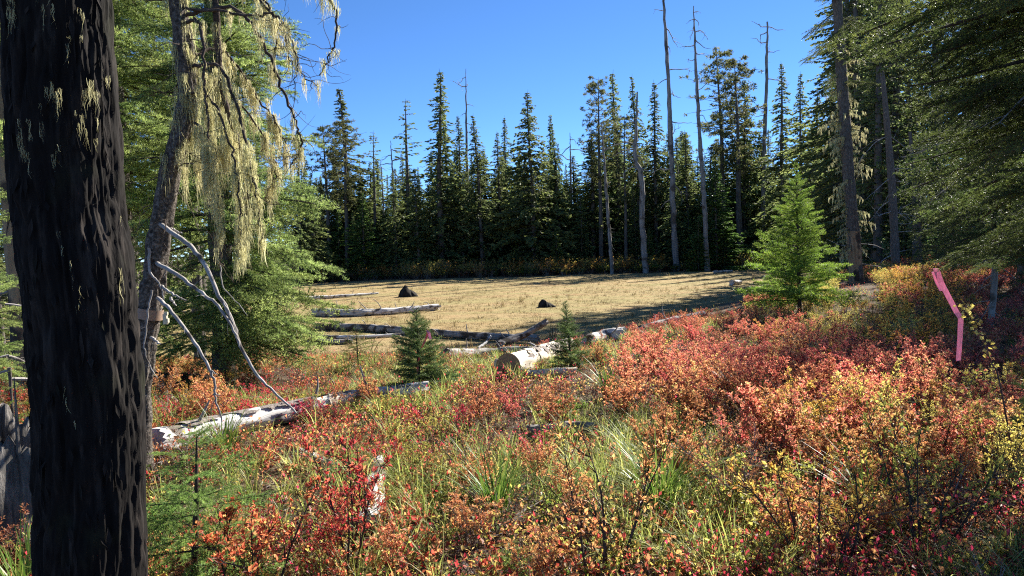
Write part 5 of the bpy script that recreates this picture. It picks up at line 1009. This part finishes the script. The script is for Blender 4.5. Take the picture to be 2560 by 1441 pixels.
def shrubs():
    rng = np.random.default_rng(2024); out = []
    y = 2.7
    while y < 40:
        st = .36 if y < 8 else (.44 if y < 16 else .52); half = y * .8 + 1.2; x = -half
        while x < half:
            px_, py_ = x + rng.uniform(-.5, .5) * st, y + rng.uniform(-.5, .5) * st; x += st
            s = float(basin(px_, py_)); md = float(meadow(px_, py_))
            if md > .35: continue
            z = gz(px_, py_); (ax_, ay_), = [tuple(float(v[0]) for v in proj([[px_, py_, z + .35]]))]
            if ax_ < -150 or ax_ > 2720 or ay_ > 1600: continue
            w = {}
            for k, cx, cy, rx, ry, a in PATCH: w[k] = w.get(k, 0) + a * math.exp(-.5 * (((ax_ - cx) / rx) ** 2 + ((ay_ - cy) / ry) ** 2))
            tot = sum(w.values())
            right = smooth((ax_ - 1350) / 400); dens = .78 + .22 * float(right)
            if py_ < 4.0 and ax_ < 2000: dens *= .7
            if 950 < ax_ < 1850 and ay_ > 1180: dens *= .42
            dens *= float(np.clip(.9 + .9 * vnoise(px_ * .9, py_ * .9, 2), .1, 1.1)) if ax_ < 1700 else float(np.clip(1.0 + .6 * vnoise(px_ * 1.0, py_ * 1.0, 2), .3, 1.0))
            if rng.random() > dens * min(1, .35 + tot): continue
            ks = list(w); pr = np.array([w[k] for k in ks]) ** 1.6; k = ks[rng.choice(len(ks), p=pr / pr.sum())] if pr.sum() > 1e-9 else 'salmon'
            if rng.random() < .09: k = 'bare'
            elif ax_ > 1450 and rng.random() < .08: k = ['yelgreen', 'green', 'green', 'amber'][rng.integers(4)]
            h = KINDS[k]['h']; sc = rng.uniform(.5, .85) * (.88 if ax_ > 1500 else .72) * (1 - .3 * float(smooth((py_ - 7) / 6)) + .35 * float(smooth((py_ - 14) / 5)))
            if s > .12: sc *= 1 - .5 * float(smooth((s - .12) / .4))
            if py_ < 3.6: sc *= .75
            bad = False
            tx, ty = proj([[px_, py_, z], [px_, py_, z + h * sc]]); wd = .3 * sc * F / py_
            for x0, y0, x1, y1, dd in CLEAR:
                if py_ < dd and tx[0] + wd > x0 and tx[0] - wd < x1 and ty[1] < y1 and ty[0] > y0:
                    bad = True; break
            if bad: continue
            if math.hypot(px_ + 1.55, py_ - 2.6) < .38: continue
            out.append((py_, px_, z, k, sc, ax_, ay_))
        y += st * .9
    return sorted(out)
S_ = shrubs()
def zone(ax_, ay_):
    if ax_ < 330: return 'around the burnt stump left of the dark trunk' if ay_ < 1250 else 'in the bottom left corner beside the dark trunk'
    if ax_ < 640: return 'under the lichen-draped tree' if ay_ < 1060 else ('beside the open-branched young fir' if ay_ < 1280 else 'at the bottom edge right of the dark trunk')
    if ax_ < 1000: return 'behind the long white log' if ay_ < 1040 else ('in front of the long white log' if ay_ < 1200 else 'around the white log chunk pointing at the viewer')
    if ax_ < 1250: return 'between the ribboned sapling and the sawn log' if ay_ < 990 else ('just below the ribboned sapling' if ay_ < 1120 else ('in the grassy middle foreground' if ay_ < 1270 else 'at the bottom edge in the middle'))
    if ax_ < 1520: return 'around the pale sawn log' if ay_ < 1000 else ('around the half-buried grey log' if ay_ < 1150 else ('left of the tall sedge clump' if ay_ < 1300 else 'at the bottom edge left of the sedge clump'))
    row = 'along the top' if ay_ < 850 else ('in the upper part' if ay_ < 940 else ('in the middle' if ay_ < 1060 else ('in the lower part' if ay_ < 1220 else 'at the bottom edge')))
    return row + ' of the thicket ' + ('by the narrow dark sapling' if ax_ < 1700 else ('left of the bright young fir' if ax_ < 1870 else ('straight below the bright young fir' if ax_ < 2060 else ('below the mossy conifer' if ax_ < 2260 else ('by the pink ribbon' if ax_ < 2440 else 'at the right picture edge')))))
DESC = {'orange': 'orange-leaved shrub', 'salmon': 'salmon-red shrub', 'red': 'red-leaved shrub', 'crimson': 'low crimson shrub', 'yellow': 'bright yellow shrub', 'yelgreen': 'yellow-green shrub', 'amber': 'amber-leaved shrub', 'green': 'small green shrub', 'rust': 'low rust-brown shrub', 'bare': 'almost leafless shrub'}
near = S_[:300]; rest = S_[300:]
rr = np.random.default_rng(8)
for py_, px_, z, k, sc, ax_, ay_ in near:
    zn = zone(ax_, ay_); e = empty('autumn_shrub', (px_, py_, z - .02), rz=rr.uniform(0, 6.28)); tag(e, DESC[k] + ' ' + zn, 'shrub', DESC[k] + 's ' + zn)
    bank = BIG if (k in ('red',) and py_ < 5 and rr.random() < .55) else SH[k]
    i = rr.integers(len(bank)); e.scale = (sc, sc, sc * rr.uniform(.85, 1.15)); e.rotation_euler[0] = rr.normal(0, .08)
    for nm, me in zip(('stems', 'foliage'), bank[i]): obj(nm, me, e)['kind'] = 'stuff'
def joined(pair, name):
    a, b = pair; g = G()
    for me, m in ((a, 0), (b, 1)):
        V = np.zeros(len(me.vertices) * 3, np.float32); me.vertices.foreach_get('co', V); A = np.zeros(len(me.vertices), np.float32); me.attributes['v'].data.foreach_get('value', A)
        I = np.zeros(len(me.loops), np.int32); me.loops.foreach_get('vertex_index', I); g.add(V.reshape(-1, 3), I.reshape(-1, 4), m, A)
    return g.mesh(name, [a.materials[0], b.materials[0]])
flat = []; start = {}
for k in SH:
    start[k] = len(flat); flat += [joined(p, 'shrub') for p in SH[k]]
# far margin shrubs beyond the meadow
far = []
rm = np.random.default_rng(19)
for _ in range(1300):
    px = rm.uniform(740, 2080); d = rm.uniform(75, 88); p = foot(px, 680, d)
    if float(meadow(p.x, p.y)) > .3: continue
    k = rm.choice(['yellow', 'yelgreen', 'amber', 'green', 'green', 'rust', 'yelgreen']) if d > 79 else rm.choice(['rust', 'rust', 'orange', 'yelgreen'])
    if 1000 < px < 1150: k = rm.choice(['amber', 'yellow', 'yelgreen', 'yellow'])
    far.append((d, p.x, p.z, k, rm.uniform(1.4, 2.6) * (1 if d > 79 else .6), 0, 0))
al = rest + far
scatter('undergrowth', 'red, orange and yellow undergrowth massed behind the nearest shrubs and along the meadow', 'undergrowth', flat, [(a[1], a[0], a[2] - .02) for a in al], [(0, 0, rm.uniform(0, 6.28)) for _ in al], [a[4] for a in al], [start[a[3]] + rm.integers(KINDS[a[3]]['n']) for a in al])

# dark-stemmed, thinly leaved shrubs rising close to the camera
for q, (px, d, hgt, kk, lab) in enumerate([(1500, 3.3, 1.0, 'orange', 'tall dark-stemmed shrub with orange leaf tips at the bottom edge by the sedge'), (880, 3.5, .9, 'red', 'dark-stemmed shrub with large red leaves beside the white log chunk'), (620, 3.2, .75, 'red', 'dark-stemmed red-leaved shrub right of the open-branched young fir'), (2050, 3.3, .85, 'amber', 'dark-stemmed amber shrub at the bottom edge right of the sedge'), (2300, 3.5, 1.0, 'yelgreen', 'arching dark-stemmed yellow-green shrub in the lower right shade')]):
    b = foot(px, 1441, d); e = empty('stemmy_shrub', b); tag(e, lab, 'shrub')
    for nm, me in zip(('stems', 'foliage'), shrub_meshes(1700 + q, kk, hgt * .66, .34, 6, 'along', .027, 'twig', .3)): obj(nm, me, e)['kind'] = 'stuff'
# one big sedge clump and a few more, each a thing
for (px, py, d, s, lab) in [(1655, 1400, 4.1, 1.0, 'tall arching green sedge clump at the lower right of centre'), (2180, 1400, 3.9, .8, 'sedge clump below the amber shrubs at the lower right'), (1870, 1130, 6.2, .9, 'grass clump between the orange shrubs right of centre'), (1520, 1060, 7.4, .8, 'pale grass clump above the half-buried grey log'), (1240, 1330, 4.2, .8, 'green grass clump in the lower middle foreground'), (560, 1080, 5.6, .8, 'grass clump under the tip of a broken white branch'), (60, 1400, 3.3, .8, 'green grass clump at the bottom left corner')]:
    b = foot(px, py, d); o = obj('sedge_clump', grass_mesh('sedge_clump', int(px), 130, .62 * s, .09 * s, .0045, 'sedge', .75, .1, .9)); o.location = b; tag(o, lab, 'grass clump')

# ------------------------------------------------------------------ grass, sprigs, litter
def area_points(n, y0, y1, rng, p=1.0):
    y = y0 * (y1 / y0) ** (rng.random(n) ** p); x = (rng.random(n) * 2 - 1) * (y * .78 + .8); return x, y
rg = np.random.default_rng(31)
GR = [grass_mesh('grass', 300 + i, 16, h, .05, .0032, 'grass', c, lo, hi) for i, (h, c, lo, hi) in enumerate([(.34, .7, .1, .7), (.28, 1.0, .3, .95), (.4, .5, .2, .8), (.22, .8, .5, 1.0), (.3, 1.1, .1, .6)])]
x, y = area_points(17000, 2.4, 17, rg, .9)
px, py = proj(np.stack([x, y, ground(x, y) + .1], 1)); s = basin(x, y)
dn = np.clip(.45 + .9 * vnoise(x * .8 + 5, y * .8, 1), 0, 1) * np.where(px > 1800, .45, 1) * np.where(y > 10, .6, 1)
dn *= np.where((px < 820) & (py > 1080), .3, 1)
dn *= np.where((px > 950) & (px < 1850) & (py > 1150), 1.7, 1)
k = rg.random(len(x)) < dn; x, y = x[k], y[k]; k = np.hypot(x + 1.55, y - 2.6) > .25; x, y = x[k], y[k]
scatter('grass', 'green and straw-yellow grass between the autumn shrubs', 'grass', GR, np.stack([x, y, ground(x, y)], 1), np.stack([rg.normal(0, .1, len(x)), rg.normal(0, .1, len(x)), rg.uniform(0, 6.28, len(x))], 1), rg.uniform(.55, 1.15, len(x)), rg.integers(0, len(GR), len(x)))
SP = [sprig_mesh('sprig', 400 + i, m, h, n, l) for i, (m, h, n, l) in enumerate([('green', .12, 25, .022), ('yelgreen', .16, 25, .024), ('red', .14, 20, .026), ('orange', .15, 20, .026), ('yellow', .12, 20, .022), ('crimson', .16, 25, .02), ('rust', .12, 20, .022)])]
x, y = area_points(20000, 2.4, 22, rg, .85); k = (meadow(x, y) < .4) & (rg.random(len(x)) < np.clip(.6 + .6 * vnoise(x * 1.1, y * 1.1, 8), 0, 1)) & (np.hypot(x + 1.55, y - 2.6) > .25); x, y = x[k], y[k]
tone = np.clip(((vnoise(x * .7, y * .7, 3) + 1) * 3.5 + rg.normal(0, 1.2, len(x))), 0, 6.99).astype(int)
tone = np.where(rg.random(len(x)) < .25, rg.integers(0, 7, len(x)), tone)
px, py = proj(np.stack([x, y, ground(x, y) + .1], 1)); tone = np.where((px < 1150) & (rg.random(len(x)) < .5), rg.choice([2, 2, 3, 5, 6], len(x)), tone)
scatter('ground_cover', 'low leafy ground cover turning green, yellow and red', 'ground cover', SP, np.stack([x, y, ground(x, y)], 1), np.stack([rg.normal(0, .15, len(x)), rg.normal(0, .15, len(x)), rg.uniform(0, 6.28, len(x))], 1), rg.uniform(.6, 1.5, len(x)), tone)
# litter
g = G(); x, y = area_points(16000, 2.2, 14, rg, .9); n = len(x); P = np.stack([x, y, ground(x, y) + .006], 1)
a = rg.uniform(0, 6.28, n); l = rg.uniform(.012, .04, n)[:, None]; D = np.stack([np.cos(a), np.sin(a), rg.normal(0, .25, n)], 1) * l; W = np.stack([-np.sin(a), np.cos(a), rg.normal(0, .3, n)], 1) * l * .3
leaves(g, P, D, W, np.tile(np.array([[0, 0, 1.0]]), (n, 1)), .12, 0, rg.random(n) ** 1.3)
x, y = area_points(2500, 2.2, 12, rg, .9); n = len(x); a = rg.uniform(0, 6.28, n); l = rg.uniform(.08, .4, n); A = np.stack([x, y, ground(x, y) + .012], 1); x2, y2 = x + np.cos(a) * l, y + np.sin(a) * l; B = np.stack([x2, y2, ground(x2, y2) + rg.uniform(.005, .07, n)], 1)
prisms(g, A, B, .004, .002, 1)
o = obj('leaf_litter', g.mesh('leaf_litter', [M['litter'], M['deadbranch']])); tag(o, 'fallen leaves and dead twigs on the forest floor', 'litter', kind='stuff')
# dry meadow sward
TALL = []
ST = [grass_mesh('straw', 500 + i, 14, h, .12, w, 'straw', c, 0, 1) for i, (h, w, c) in enumerate([(.07, .008, 1.2), (.1, .007, 1.0), (.06, .009, 1.3), (.3, .006, .6)])]
x, y = area_points(42000, 16, 86, rg, .85); m = meadow(x, y); k = (rg.random(len(x)) < m * np.clip(.75 + .5 * vnoise(x * .5, y * .5, 6), .1, 1)); x, y = x[k], y[k]
k = (x > -y * .4) & (x < y * .5); x, y = x[k], y[k]; m_ = meadow(x, y)
scatter('dry_grass', 'short dry golden grass covering the meadow', 'grass', ST, np.stack([x, y, ground(x, y)], 1), np.stack([0 * x, 0 * x, rg.uniform(0, 6.28, len(x))], 1), rg.uniform(.5, 1.4, len(x)) * np.where(rg.random(len(x)) < .08, 2.0, 1), np.where(rg.random(len(x)) < .02 + .06 * (vnoise(x * .3, y * .3, 2) > .3) + .12 * (np.abs(m_ - .6) < .35), 3, rg.integers(0, 3, len(x))))
